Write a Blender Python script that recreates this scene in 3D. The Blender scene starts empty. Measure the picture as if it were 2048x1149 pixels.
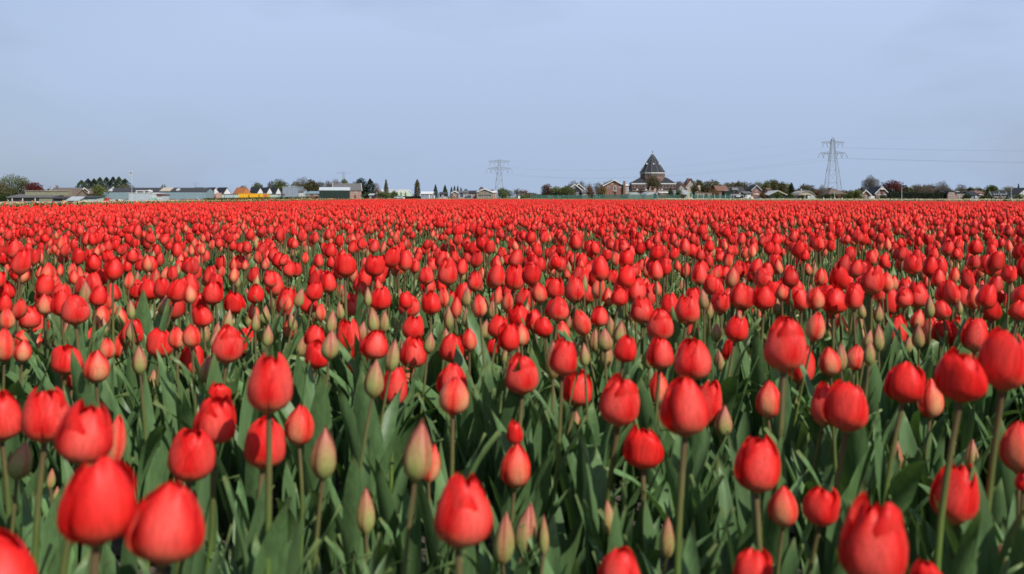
import bpy, math, random
import numpy as np
from mathutils import Matrix, Vector

random.seed(11)
RNG = np.random.default_rng(5)
R = math.radians
scene = bpy.context.scene
COL = scene.collection

# ------------------------------------------------------------------ camera, sky, sun, exposure
FPX, CX, YH, CAMZ = 2000.0, 1024.0, 394.0, 0.69      # focal length in photo pixels, centre column, horizon row, lens height
cam_d = bpy.data.cameras.new('camera')
cam = bpy.data.objects.new('camera', cam_d)
COL.objects.link(cam)
cam.location = (0, 0, CAMZ)
cam.rotation_euler = (R(90), 0, 0)
cam_d.sensor_width = 36.0
cam_d.lens = FPX / 2048 * 36.0
cam_d.shift_y = -(574.5 - YH) / 2048
cam_d.clip_start, cam_d.clip_end = 0.05, 20000
cam_d.dof.use_dof = True
cam_d.dof.focus_distance = 7.0
cam_d.dof.aperture_fstop = 6.6
scene.camera = cam

SUN_EL, SUN_AZ = R(42), R(142)                       # azimuth clockwise from +Y (the view direction)
world = bpy.data.worlds.new('World')
scene.world = world
world.use_nodes = True
wn, wl = world.node_tree.nodes, world.node_tree.links
wn.clear()
wo = wn.new('ShaderNodeOutputWorld')
bg = wn.new('ShaderNodeBackground')
sky = wn.new('ShaderNodeTexSky')
sky.sky_type = 'NISHITA'
sky.sun_disc = False
sky.sun_elevation = SUN_EL
sky.sun_rotation = SUN_AZ
sky.air_density, sky.dust_density, sky.ozone_density = 1.0, 1.2, 1.6
bg.inputs['Strength'].default_value = 0.072
# thin high cloud: a pale veil over the sky, wispy, thinning out into the low haze
tc = wn.new('ShaderNodeTexCoord')
sep = wn.new('ShaderNodeSeparateXYZ')
wl.new(tc.outputs['Generated'], sep.inputs[0])
mp = wn.new('ShaderNodeMapping')
mp.inputs['Scale'].default_value = (1.1, 1.0, 3.4)
mp.inputs['Rotation'].default_value = (0, R(20), 0)
wl.new(tc.outputs['Generated'], mp.inputs[0])
nz = wn.new('ShaderNodeTexNoise')
nz.inputs['Scale'].default_value = 1.7
nz.inputs['Detail'].default_value = 5
nz.inputs['Roughness'].default_value = 0.5
wl.new(mp.outputs[0], nz.inputs[0])
r1 = wn.new('ShaderNodeMapRange')
r1.inputs[1].default_value, r1.inputs[2].default_value = 0.36, 0.66
r1.inputs[3].default_value, r1.inputs[4].default_value = 0.30, 1.0
wl.new(nz.outputs['Fac'], r1.inputs[0])
r2 = wn.new('ShaderNodeMapRange')
r2.inputs[1].default_value, r2.inputs[2].default_value = 0.0, 0.24
r2.inputs[3].default_value, r2.inputs[4].default_value = 0.0, 1.0
wl.new(sep.outputs[2], r2.inputs[0])
vc = wn.new('ShaderNodeMix')
vc.data_type = 'RGBA'
vc.inputs[6].default_value = (5.45, 6.95, 9.5, 1)     # veil low over the land
vc.inputs[7].default_value = (7.3, 8.95, 12.6, 1)       # veil higher up
wl.new(r2.outputs[0], vc.inputs[0])
mx = wn.new('ShaderNodeMix')
mx.data_type = 'RGBA'
lo = wn.new('ShaderNodeMath'); lo.operation = 'MULTIPLY_ADD'; lo.use_clamp = True     # veil = wisps + more of it low down
lo2 = wn.new('ShaderNodeMath'); lo2.operation = 'SUBTRACT'; lo2.inputs[0].default_value = 1.0
wl.new(r2.outputs[0], lo2.inputs[1]); wl.new(lo2.outputs[0], lo.inputs[0]); lo.inputs[1].default_value = 0.50
ax = wn.new('ShaderNodeMath'); ax.operation = 'MULTIPLY_ADD'; ax.inputs[1].default_value = 0.42   # the veil thins out to the left
qx = wn.new('ShaderNodeMath'); qx.operation = 'MULTIPLY'; wl.new(sep.outputs[0], qx.inputs[0]); wl.new(sep.outputs[0], qx.inputs[1])
q2 = wn.new('ShaderNodeMath'); q2.operation = 'MULTIPLY_ADD'; q2.inputs[1].default_value = -0.7
wl.new(qx.outputs[0], q2.inputs[0]); wl.new(r1.outputs[0], q2.inputs[2])
wl.new(sep.outputs[0], ax.inputs[0]); wl.new(q2.outputs[0], ax.inputs[2]); wl.new(ax.outputs[0], lo.inputs[2]); wl.new(lo.outputs[0], mx.inputs[0])
wl.new(sky.outputs[0], mx.inputs[6])
wl.new(vc.outputs[2], mx.inputs[7])
wl.new(mx.outputs[2], bg.inputs[0])
wl.new(bg.outputs[0], wo.inputs[0])

sun_d = bpy.data.lights.new('sun', 'SUN')
sun_d.energy = 5.0
sun_d.angle = R(0.6)
sun_d.color = (1.0, 0.95, 0.87)
sun = bpy.data.objects.new('sun', sun_d)
COL.objects.link(sun)
sdir = Vector((math.sin(SUN_AZ) * math.cos(SUN_EL), math.cos(SUN_AZ) * math.cos(SUN_EL), math.sin(SUN_EL)))
sun.rotation_euler = sdir.to_track_quat('Z', 'Y').to_euler()
sun.location = (5, -8, 20)

scene.view_settings.view_transform = 'Standard'
scene.view_settings.look = 'None'
scene.view_settings.exposure = 0.0
scene.view_settings.gamma = 1.0
scene.view_settings.use_curve_mapping = False
cy = scene.cycles
cy.max_bounces, cy.diffuse_bounces, cy.glossy_bounces, cy.transmission_bounces, cy.transparent_max_bounces = 6, 3, 2, 4, 8
cy.caustics_reflective = cy.caustics_refractive = False
cy.sample_clamp_indirect = 4.0

# ------------------------------------------------------------------ helpers
def sm(a, b, x):
    t = min(1.0, max(0.0, (x - a) / (b - a)))
    return t * t * (3 - 2 * t)

def ground_z(x, y):
    return -(0.9 * sm(-45, -130, x) + 0.9 * sm(40, 200, x)) * sm(60, 150, y)

def px2x(px, D): return (px - CX) / FPX * D
def py2z(py, D): return CAMZ - (py - YH) / FPX * D

def tag(o, label=None, cat=None, group=None, kind=None):
    if label: o['label'] = label
    if cat: o['category'] = cat
    if group: o['group'] = group
    if kind: o['kind'] = kind
    return o

def empty(name, loc, rz=0.0, **k):
    o = bpy.data.objects.new(name, None)
    o.empty_display_size = 0.1
    COL.objects.link(o)
    o.location = loc
    o.rotation_euler = (0, 0, rz)
    return tag(o, **k)

def link(name, me, parent=None, loc=None):
    o = bpy.data.objects.new(name, me)
    COL.objects.link(o)
    if parent is not None: o.parent = parent
    if loc is not None: o.location = loc
    return o

class MB:
    """Collects boxes, bars, slabs; build() links them as one mesh object."""
    def __init__(s): s.v, s.f = [], []
    def add(s, vs, fs):
        n = len(s.v)
        s.v += [tuple(p) for p in vs]
        s.f += [tuple(i + n for i in q) for q in fs]
        return s
    def box(s, x0, x1, y0, y1, z0, z1):
        vs = [(x0,y0,z0),(x1,y0,z0),(x1,y1,z0),(x0,y1,z0),(x0,y0,z1),(x1,y0,z1),(x1,y1,z1),(x0,y1,z1)]
        return s.add(vs, [(0,3,2,1),(4,5,6,7),(0,1,5,4),(1,2,6,5),(2,3,7,6),(3,0,4,7)])
    def prism(s, pts, axis, a, b):
        """extrude a polygon (list of (u, z)) along axis 'y' (u = x) or 'x' (u = y) from a to b"""
        n = len(pts)
        mk = (lambda u, z, t: (u, t, z)) if axis == 'y' else (lambda u, z, t: (t, u, z))
        vs = [mk(u, z, a) for u, z in pts] + [mk(u, z, b) for u, z in pts]
        fs = [tuple(range(n)), tuple(range(2 * n - 1, n - 1, -1))]
        fs += [(i, i + n, (i + 1) % n + n, (i + 1) % n) for i in range(n)]
        return s.add(vs, fs)
    def bar(s, p, q, r, r2=None, n=4):
        p, q = Vector(p), Vector(q)
        r2 = r if r2 is None else r2
        d = (q - p)
        if d.length < 1e-6: return s
        d.normalize()
        a = d.orthogonal().normalized()
        b = d.cross(a)
        vs = []
        for c, rr in ((p, r), (q, r2)):
            for k in range(n):
                t = 2 * math.pi * (k + .5) / n
                vs.append(c + (a * math.cos(t) + b * math.sin(t)) * rr)
        fs = [(k, (k + 1) % n, (k + 1) % n + n, k + n) for k in range(n)]
        fs += [tuple(range(n - 1, -1, -1)), tuple(range(n, 2 * n))]
        return s.add(vs, fs)
    def lathe(s, prof, n, phase=0.0, cx=0, cy=0):
        """prof: list of (r, z)"""
        vs = []
        for r, z in prof:
            for k in range(n):
                t = 2 * math.pi * k / n + phase
                vs.append((cx + r * math.cos(t), cy + r * math.sin(t), z))
        fs = []
        for i in range(len(prof) - 1):
            for k in range(n):
                fs.append((i * n + k, i * n + (k + 1) % n, (i + 1) * n + (k + 1) % n, (i + 1) * n + k))
        fs.append(tuple(range(n - 1, -1, -1)))
        fs.append(tuple(range((len(prof) - 1) * n, len(prof) * n)))
        return s.add(vs, fs)
    def mesh(s, name, mat, smooth=False):
        me = bpy.data.meshes.new(name)
        me.from_pydata(s.v, [], s.f)
        if mat: me.materials.append(mat)
        if smooth: me.shade_smooth()
        me.update()
        return me
    def build(s, name, mat, parent=None, loc=None, smooth=False):
        return link(name, s.mesh(name, mat, smooth), parent, loc)

def np_mesh(name, V, T, C=None, mats=(), MI=None, smooth=True):
    """triangle mesh out of numpy arrays: V (n,3), T (m,3), C (n,3) linear colour"""
    me = bpy.data.meshes.new(name)
    V = np.ascontiguousarray(V, np.float32); T = np.ascontiguousarray(T, np.int32)
    me.vertices.add(len(V)); me.vertices.foreach_set('co', V.ravel())
    me.loops.add(T.size); me.loops.foreach_set('vertex_index', T.ravel())
    me.polygons.add(len(T))
    me.polygons.foreach_set('loop_start', np.arange(0, T.size, 3, dtype=np.int32))
    for m in mats: me.materials.append(m)
    if MI is not None: me.polygons.foreach_set('material_index', np.ascontiguousarray(MI, np.int32))
    me.polygons.foreach_set('use_smooth', np.full(len(T), smooth, dtype=bool))
    if C is not None:
        ca = me.color_attributes.new('Col', 'FLOAT_COLOR', 'POINT')
        C4 = np.ones((len(V), 4), np.float32); C4[:, :3] = C
        ca.data.foreach_set('color', C4.ravel())
    me.update(calc_edges=True)
    return me

# ------------------------------------------------------------------ materials
def nodes_of(m):
    m.use_nodes = True
    nt = m.node_tree
    return nt.nodes, nt.links, nt.nodes['Principled BSDF'], nt.nodes['Material Output']

def plain(name, c, rough=0.7, var=0.12, scale=2.0, metal=0.0, spec=0.3, bump=0.0):
    """a painted / brick / cladding colour with faint weathering noise in object space"""
    m = bpy.data.materials.new(name)
    n, l, p, o = nodes_of(m)
    t = n.new('ShaderNodeTexCoord')
    z = n.new('ShaderNodeTexNoise')
    z.inputs['Scale'].default_value = scale
    z.inputs['Detail'].default_value = 6
    l.new(t.outputs['Object'], z.inputs[0])
    r = n.new('ShaderNodeMapRange')
    r.inputs[1].default_value, r.inputs[2].default_value = .3, .7
    r.inputs[3].default_value, r.inputs[4].default_value = 1 - var, 1 + var
    l.new(z.outputs['Fac'], r.inputs[0])
    x = n.new('ShaderNodeMix'); x.data_type = 'RGBA'; x.blend_type = 'MULTIPLY'
    x.inputs[0].default_value = 1
    x.inputs[6].default_value = (*c, 1)
    l.new(r.outputs[0], x.inputs[7])
    l.new(x.outputs[2], p.inputs['Base Color'])
    p.inputs['Roughness'].default_value = rough
    p.inputs['Metallic'].default_value = metal
    p.inputs['Specular IOR Level'].default_value = spec
    if bump:
        b = n.new('ShaderNodeBump'); b.inputs['Strength'].default_value = bump
        l.new(z.outputs['Fac'], b.inputs['Height']); l.new(b.outputs[0], p.inputs['Normal'])
    return m

def leafy(name, rough, trans, spec=0.3, streak=None, tint=(1, 1, 1), lo=.84, hi=1.14):
    """thin plant tissue: colour from the mesh, some light comes through"""
    m = bpy.data.materials.new(name)
    n, l, p, o = nodes_of(m)
    a = n.new('ShaderNodeAttribute'); a.attribute_name = 'Col'
    col = a.outputs['Color']
    t = n.new('ShaderNodeTexCoord')
    z = n.new('ShaderNodeTexNoise')
    z.inputs['Detail'].default_value = 4
    mpn = n.new('ShaderNodeMapping')
    mpn.inputs['Scale'].default_value = streak or (1, 1, 1)
    l.new(t.outputs['Object'], mpn.inputs[0]); l.new(mpn.outputs[0], z.inputs[0])
    z.inputs['Scale'].default_value = 1.0
    r = n.new('ShaderNodeMapRange')
    r.inputs[1].default_value, r.inputs[2].default_value = .3, .7
    r.inputs[3].default_value, r.inputs[4].default_value = lo, hi
    l.new(z.outputs['Fac'], r.inputs[0])
    x = n.new('ShaderNodeMix'); x.data_type = 'RGBA'; x.blend_type = 'MULTIPLY'; x.inputs[0].default_value = 1
    l.new(col, x.inputs[6]); l.new(r.outputs[0], x.inputs[7])
    l.new(x.outputs[2], p.inputs['Base Color'])
    p.inputs['Roughness'].default_value = rough
    p.inputs['Specular IOR Level'].default_value = spec
    tr = n.new('ShaderNodeBsdfTranslucent')
    g = n.new('ShaderNodeMix'); g.data_type = 'RGBA'; g.blend_type = 'MULTIPLY'; g.inputs[0].default_value = 1
    l.new(x.outputs[2], g.inputs[6]); g.inputs[7].default_value = (*tint, 1)
    l.new(g.outputs[2], tr.inputs[0])
    ms = n.new('ShaderNodeMixShader'); ms.inputs[0].default_value = trans
    l.new(p.outputs[0], ms.inputs[1]); l.new(tr.outputs[0], ms.inputs[2]); l.new(ms.outputs[0], o.inputs[0])
    return m

M_PETAL = leafy('petal_red', 0.46, 0.24, 0.2, (30, 30, 2.6), (1.1, .6, .6), .72, 1.26)
M_LEAF = leafy('tulip_leaf', 0.45, 0.2, 0.3, (46, 46, 4), (1.1, 1.25, .5), .76, 1.2)
M_CROWN = leafy('tree_foliage', 0.7, 0.2, 0.15, (.6, .6, .6))
M_BARK = plain('bark', (.11, .09, .07), .9, .25, 1.5)

def soil_mat():
    m = bpy.data.materials.new('field_soil')
    n, l, p, o = nodes_of(m)
    t = n.new('ShaderNodeTexCoord')
    z = n.new('ShaderNodeTexNoise'); z.inputs['Scale'].default_value = 22; z.inputs['Detail'].default_value = 8
    l.new(t.outputs['Object'], z.inputs[0])
    cr = n.new('ShaderNodeValToRGB')
    cr.color_ramp.elements[0].color = (.030, .024, .018, 1); cr.color_ramp.elements[0].position = .3
    cr.color_ramp.elements[1].color = (.125, .10, .078, 1); cr.color_ramp.elements[1].position = .72
    l.new(z.outputs['Fac'], cr.inputs[0]); l.new(cr.outputs[0], p.inputs['Base Color'])
    p.inputs['Roughness'].default_value = .95
    b = n.new('ShaderNodeBump'); b.inputs['Strength'].default_value = .9; b.inputs['Distance'].default_value = .03
    l.new(z.outputs['Fac'], b.inputs['Height']); l.new(b.outputs[0], p.inputs['Normal'])
    return m

def grass_mat():
    m = bpy.data.materials.new('meadow_ground')
    n, l, p, o = nodes_of(m)
    t = n.new('ShaderNodeTexCoord')
    z = n.new('ShaderNodeTexNoise'); z.inputs['Scale'].default_value = .06; z.inputs['Detail'].default_value = 9
    z.inputs['Roughness'].default_value = .65
    l.new(t.outputs['Object'], z.inputs[0])
    cr = n.new('ShaderNodeValToRGB')
    e = cr.color_ramp.elements
    e[0].color = (.07, .10, .03, 1); e[0].position = .35
    e[1].color = (.17, .17, .07, 1); e[1].position = .66
    l.new(z.outputs['Fac'], cr.inputs[0]); l.new(cr.outputs[0], p.inputs['Base Color'])
    p.inputs['Roughness'].default_value = .95
    return m

# ------------------------------------------------------------------ ground
def grid_obj(name, xs, ys, zf, mat, lift=0.0):
    X, Y = np.meshgrid(xs, ys)
    Z = np.vectorize(zf)(X, Y) + lift
    V = np.stack([X.ravel(), Y.ravel(), Z.ravel()], 1)
    nx, ny = len(xs), len(ys)
    i = np.arange(ny - 1)[:, None] * nx + np.arange(nx - 1)[None]
    i = i.ravel()
    T = np.concatenate([np.stack([i, i + 1, i + nx + 1], 1), np.stack([i, i + nx + 1, i + nx], 1)])
    o = link(name, np_mesh(name, V, T, None, (mat,)))
    o['kind'] = 'structure'
    return o

gx = np.unique(np.concatenate([np.linspace(-9000, -400, 12), np.linspace(-400, 400, 81), np.linspace(400, 9000, 12)]))
gy = np.unique(np.concatenate([np.linspace(-400, 0, 5), np.linspace(0, 200, 21), np.linspace(200, 1200, 21), np.linspace(1200, 15000, 12)]))
grid_obj('ground', gx, gy, ground_z, grass_mat())

def far_line(x):                       # far boundary of the red field
    return 82.0 if x < 0 else 82.0 - 1.95 * x
LEFT_X = -11.2

sx = np.linspace(-15.5, 32, 96); sy = np.concatenate([np.linspace(-3, 6, 90), np.linspace(6.3, 84, 100)])
rgh = {}
def soil_z(x, y):
    if y > 8: return 0.0
    return 0.022 * (math.sin(x * 9.1 + 2 * math.sin(y * 7.3)) * math.sin(y * 11.7 + 1.3 * math.sin(x * 5.1)) + .6 * math.sin(x * 23 + y * 17) * math.sin(y * 29 - x * 13))
grid_obj('field_soil', sx, sy, soil_z, soil_mat(), .03)
# ------------------------------------------------------------------ tulip pieces
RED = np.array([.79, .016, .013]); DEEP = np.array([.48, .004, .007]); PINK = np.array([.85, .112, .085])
CREAM = np.array([.72, .36, .17]); GREENISH = np.array([.33, .37, .115]); BUDPINK = np.array([.50, .17, .12])
PROF = {
    'open': ([0, .05, .13, .25, .38, .55, .75, .90, 1.0], [.05, .215, .365, .472, .50, .475, .395, .295, .17]),
    'half': ([0, .05, .13, .25, .40, .58, .76, .90, 1.0], [.06, .21, .35, .465, .50, .465, .34, .19, .07]),
    'bud':  ([0, .05, .13, .25, .38, .55, .74, .89, 1.0], [.08, .24, .37, .47, .50, .44, .30, .14, .025]),
}
def ang(kind, t):
    """angular half width of a petal at height t"""
    if kind == 'open':
        return np.interp(t, [0, .1, .45, .72, .9, 1], R(1) * np.array([50, 60, 64, 61, 58, 57])) * np.clip((1.012 - t) / .34, 0, 1) ** .50
    if kind == 'half':
        return np.interp(t, [0, .1, .45, .72, .88, 1], R(1) * np.array([56, 60, 61, 60, 58, 58])) * np.clip((1.01 - t) / .30, 0, 1) ** .6
    return np.interp(t, [0, .1, .5, .8, 1], R(1) * np.array([58, 58, 57, 56, 36]))

def petal_arrays(kind, rng, inner, phi, nu, nv, warm):
    t = 1 - (1 - np.linspace(0, 1, nv)) ** 1.35
    s = np.linspace(-1, 1, nu)
    Tg, S = np.meshgrid(t, s, indexing='ij')
    hgt = rng.uniform(.92, 1.03) if not inner else rng.uniform(.90, .99)
    a = ang(kind, Tg) * rng.uniform(.93, 1.05) * (1.12 if inner else 1)
    r = np.interp(Tg, *PROF[kind])
    opn = {'open': rng.uniform(-.16, .16) + (.42 if rng.uniform() < .09 else 0), 'half': rng.uniform(-.04, .08), 'bud': 0}[kind]
    r = r * (1 + opn * np.clip((Tg - .45) / .55, 0, 1) ** 1.5)
    r = r * ((.86 if kind != 'bud' else .90) if inner else 1.0)
    r = r * (1 + (.035 if not inner else -.04) * S ** 2 - (.085 if not inner else 0) * np.clip((np.abs(S) - .72) / .28, 0, 1) ** 2 + (.055 if kind == 'open' else .035) * S)                       # edges stand off / tuck in
    r = r - .030 * np.exp(-(S / .15) ** 2) * np.sin(np.pi * np.clip(Tg, 0, 1))   # groove along the midrib
    r = r * (1 + rng.uniform(-.05, .06) * np.clip(Tg * 1.6, 0, 1)) + (.045 * S ** 2 * Tg ** 3 if kind == 'open' and not inner else 0)
    amp = {'open': .05, 'half': .028, 'bud': .008}[kind]
    r = r * (1 + amp * np.sin(S * 3.1 + rng.uniform(0, 6)) * Tg ** 2 + amp * .7 * np.sin(Tg * 7 + S * 2 + rng.uniform(0, 6)) * np.abs(S))
    th = phi + S * a + rng.uniform(-.06, .06) + .12 * rng.normal() * Tg ** 2
    zt = Tg * hgt
    if kind == 'open':
        zt = zt + .02 * np.sin(S * 4 + rng.uniform(0, 6)) * Tg ** 3
    V = np.stack([r * np.cos(th), r * np.sin(th), zt], -1)
    # petal colouring: green/cream flame from the base along the middle, red edges; pink sheen and edge shading painted in
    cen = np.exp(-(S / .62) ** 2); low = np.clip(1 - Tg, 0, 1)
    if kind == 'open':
        k1 = np.clip((.12 + warm * .85) * cen * np.sin(np.pi * np.clip(Tg * .9 + .08, 0, 1)), 0, 1)[..., None]  # satin highlight painted in as pink down the petal's middle
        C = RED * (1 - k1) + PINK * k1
        e = (np.clip((np.abs(S) - .6) / .4, 0, 1) * .55)[..., None]  # edges' own deeper red, strengthened to paint in shading at the sides
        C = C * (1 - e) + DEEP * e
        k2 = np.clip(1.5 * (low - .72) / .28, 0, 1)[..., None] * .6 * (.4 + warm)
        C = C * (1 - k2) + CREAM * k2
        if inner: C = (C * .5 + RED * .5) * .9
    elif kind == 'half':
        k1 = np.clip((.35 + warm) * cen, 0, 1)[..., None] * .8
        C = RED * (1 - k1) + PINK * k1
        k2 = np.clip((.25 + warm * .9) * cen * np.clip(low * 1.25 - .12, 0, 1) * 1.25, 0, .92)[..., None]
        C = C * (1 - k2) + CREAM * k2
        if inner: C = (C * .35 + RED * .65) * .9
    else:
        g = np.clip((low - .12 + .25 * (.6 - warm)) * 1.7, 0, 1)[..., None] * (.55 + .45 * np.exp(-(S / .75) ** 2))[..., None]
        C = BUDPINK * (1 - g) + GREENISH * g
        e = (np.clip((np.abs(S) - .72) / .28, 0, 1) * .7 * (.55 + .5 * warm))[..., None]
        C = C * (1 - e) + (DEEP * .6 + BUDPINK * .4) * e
    i = np.arange((nv - 1) * nu).reshape(nv - 1, nu)[:, :-1].ravel()
    T = np.concatenate([np.stack([i, i + 1, i + nu + 1], 1), np.stack([i, i + nu + 1, i + nu], 1)])
    return V.reshape(-1, 3), T, C.reshape(-1, 3)

def join(parts):
    Vs, Ts, Cs, n = [], [], [], 0
    for V, T, C in parts:
        Vs.append(V); Ts.append(T + n); Cs.append(C); n += len(V)
    return np.concatenate(Vs), np.concatenate(Ts), np.concatenate(Cs)

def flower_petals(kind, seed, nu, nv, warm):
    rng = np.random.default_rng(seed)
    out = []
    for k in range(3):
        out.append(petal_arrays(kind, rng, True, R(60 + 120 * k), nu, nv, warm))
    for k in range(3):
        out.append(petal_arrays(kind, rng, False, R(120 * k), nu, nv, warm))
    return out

def lathe_np(prof, n, cf):
    V = np.array([[r * math.cos(2 * math.pi * k / n), r * math.sin(2 * math.pi * k / n), z] for r, z in prof for k in range(n)])
    T = []
    for i in range(len(prof) - 1):
        for k in range(n):
            a, b, c, d = i * n + k, i * n + (k + 1) % n, (i + 1) * n + (k + 1) % n, (i + 1) * n + k
            T += [(a, b, c), (a, c, d)]
    return V, np.array(T), cf(V)

def stem_arrays(nseg, n, seed):
    rng = np.random.default_rng(seed)
    ph, am = rng.uniform(0, 6.28), rng.uniform(.006, .022)
    V, T, C = [], [], []
    for i in range(nseg + 1):
        t = i / nseg
        rad = .0041 * (1.18 - .36 * t)
        bx, by = am * math.sin(math.pi * t) * math.cos(ph), am * math.sin(math.pi * t) * math.sin(ph)
        for k in range(n):
            q = 2 * math.pi * k / n
            V.append((bx + rad * math.cos(q), by + rad * math.sin(q), t))
            br = max(0, (t - .55) / .45)
            C.append(np.array([.125, .205, .045]) * (1 - br) + np.array([.15, .095, .052]) * br)
    for i in range(nseg):
        for k in range(n):
            a, b, c, d = i * n + k, i * n + (k + 1) % n, (i + 1) * n + (k + 1) % n, (i + 1) * n + k
            T += [(a, b, c), (a, c, d)]
    return np.array(V, float), np.array(T), np.array(C)

def leaf_arrays(seed, nu, nv):
    """a broad upright tulip leaf, length 1, clasping the stem at its foot, folded along the middle"""
    rng = np.random.default_rng(seed)
    bend, out = (rng.uniform(.05, .5) if rng.uniform() < .85 else rng.uniform(.6, 1.3)), rng.uniform(.04, .24)
    tw, wid = rng.uniform(-1.1, 1.1), rng.uniform(.046, .086)
    t = np.linspace(0, 1, nv); s = np.linspace(-1, 1, nu)
    a = out + bend * t ** 2.0                       # angle from upright
    ds = np.diff(t, prepend=0)
    x = np.cumsum(np.sin(a) * ds); z = np.cumsum(np.cos(a) * ds)
    w = wid * np.interp(t, [0, .12, .35, .6, .8, .93, 1], [.42, .7, 1, .95, .62, .28, .02])
    fold = .55 * (1 - .6 * t)
    V = np.zeros((nv, nu, 3)); C = np.zeros((nv, nu, 3))
    base = np.array([.084, .154, .054]) * rng.uniform(.8, 1.3) + np.array([.01, .012, .012]) * rng.uniform(0, 1)
    wph = rng.uniform(0, 6)
    for i in range(nv):
        q = tw * t[i] ** 1.5
        for j in range(nu):
            u = s[j] * w[i]; lift = abs(s[j]) ** 1.4 * w[i] * fold[i] + .012 * math.sin(9 * t[i] + wph) * s[j] * t[i]
            # across direction y, inner normal points back to the stem (-x, +z)
            px_, pz_ = x[i] - lift * math.cos(a[i]), z[i] + lift * math.sin(a[i])
            py_ = u * math.cos(q)
            V[i, j] = (px_ + u * math.sin(q) * .8 + .004, py_, pz_)
            C[i, j] = base * (1 + .10 * (abs(s[j]) > .9) + .10 * t[i])
            if t[i] > .95: C[i, j] = C[i, j] * .7 + np.array([.10, .09, .03])
    i = np.arange((nv - 1) * nu).reshape(nv - 1, nu)[:, :-1].ravel()
    T = np.concatenate([np.stack([i, i + 1, i + nu + 1], 1), np.stack([i, i + nu + 1, i + nu], 1)])
    return V.reshape(-1, 3), T, C.reshape(-1, 3)

WARMS = {'open': [.15, .9, .5, .3, 1.0, .65, .05, .8, .4, .2], 'half': [.25, .8, .5, 1.0, .35, .65, .9], 'bud': [.2, .5, .8, .35, .65]}
FLOWERS = {}
for kind in WARMS:
    FLOWERS[kind] = []
    for i, wv in enumerate(WARMS[kind]):
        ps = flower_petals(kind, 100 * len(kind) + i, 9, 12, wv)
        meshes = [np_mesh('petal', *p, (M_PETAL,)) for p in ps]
        core = lathe_np([(.03, -.03), (.10, .0), (.13, .03), (.06, .10), (.045, .36), (.07, .42), (.02, .45)], 8,
                        lambda V: np.where(V[:, 2:3] < .06, np.array([[.26, .26, .08]]), np.array([[.30, .28, .07]])))
        FLOWERS[kind].append((meshes, np_mesh('flower', *core, (M_LEAF,))))
STEMS = [np_mesh('stem', *stem_arrays(9, 7, 40 + i), (M_LEAF,)) for i in range(6)]
LEAVES = [np_mesh('leaf', *leaf_arrays(70 + i, 5, 11), (M_LEAF,)) for i in range(14)]

TULIPS = []                                  # records of every single tulip, for the labels
def make_tulip(x, y, z, W, H, kind, tilt=0.0, var=None, nleaf=6):
    """z is the height of the flower's middle above the ground; tilt leans the flower towards +x"""
    rx = RNG.normal(0, .07)
    Rm = Matrix.Rotation(tilt, 4, 'Y') @ Matrix.Rotation(rx, 4, 'X')
    up = Rm @ Vector((0, 0, 1))
    fb = Vector((x, y, z)) - up * (H * .5)
    bx, by = fb.x - up.x * fb.z * .75, fb.y - up.y * fb.z * .75
    root = empty('tulip', (bx, by, 0.03))
    top = fb - Vector((bx, by, .03))
    st = link('stem', random.choice(STEMS), root)
    L = top.length
    q = Vector((0, 0, 1)).rotation_difference(top)
    thick = min(1.25, max(.7, W / .052))
    st.matrix_basis = q.to_matrix().to_4x4() @ Matrix.Rotation(random.uniform(0, 6.28), 4, 'Z') @ Matrix.Diagonal((thick, thick, L + .004, 1))
    var = random.randrange(len(FLOWERS[kind])) if var is None else var % len(FLOWERS[kind])
    ms, core = FLOWERS[kind][var]
    fl = link('flower', core, root)
    fl.matrix_basis = Matrix.Translation(top) @ Rm @ Matrix.Rotation(random.uniform(0, 6.28), 4, 'Z') @ Matrix.Diagonal((W, W, H, 1))
    for m in ms: link('petal', m, fl)
    a0 = random.uniform(0, 6.28)
    for k in range(nleaf):
        lf = link('leaf', random.choice(LEAVES), root)
        ll = random.uniform(.22, .33) * min(1.05, max(.75, z / .42)) * (.74 if y < 1.25 else .88 if y < 1.6 else 1.05)
        lf.matrix_basis = Matrix.Translation(top * (.02 + .04 * k)) @ Matrix.Rotation(a0 + k * 2.4 + random.uniform(-.4, .4), 4, 'Z') @ Matrix.Diagonal((ll, ll * random.uniform(.9, 1.3), ll, 1))
    TULIPS.append(dict(root=root, x=x, y=y, z=z, kind=kind, px=CX + x / y * FPX, py=YH + (CAMZ - z) / y * FPX,
                       w=W / y * FPX, h=H / y * FPX, var=var, label=None))
    return root

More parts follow.
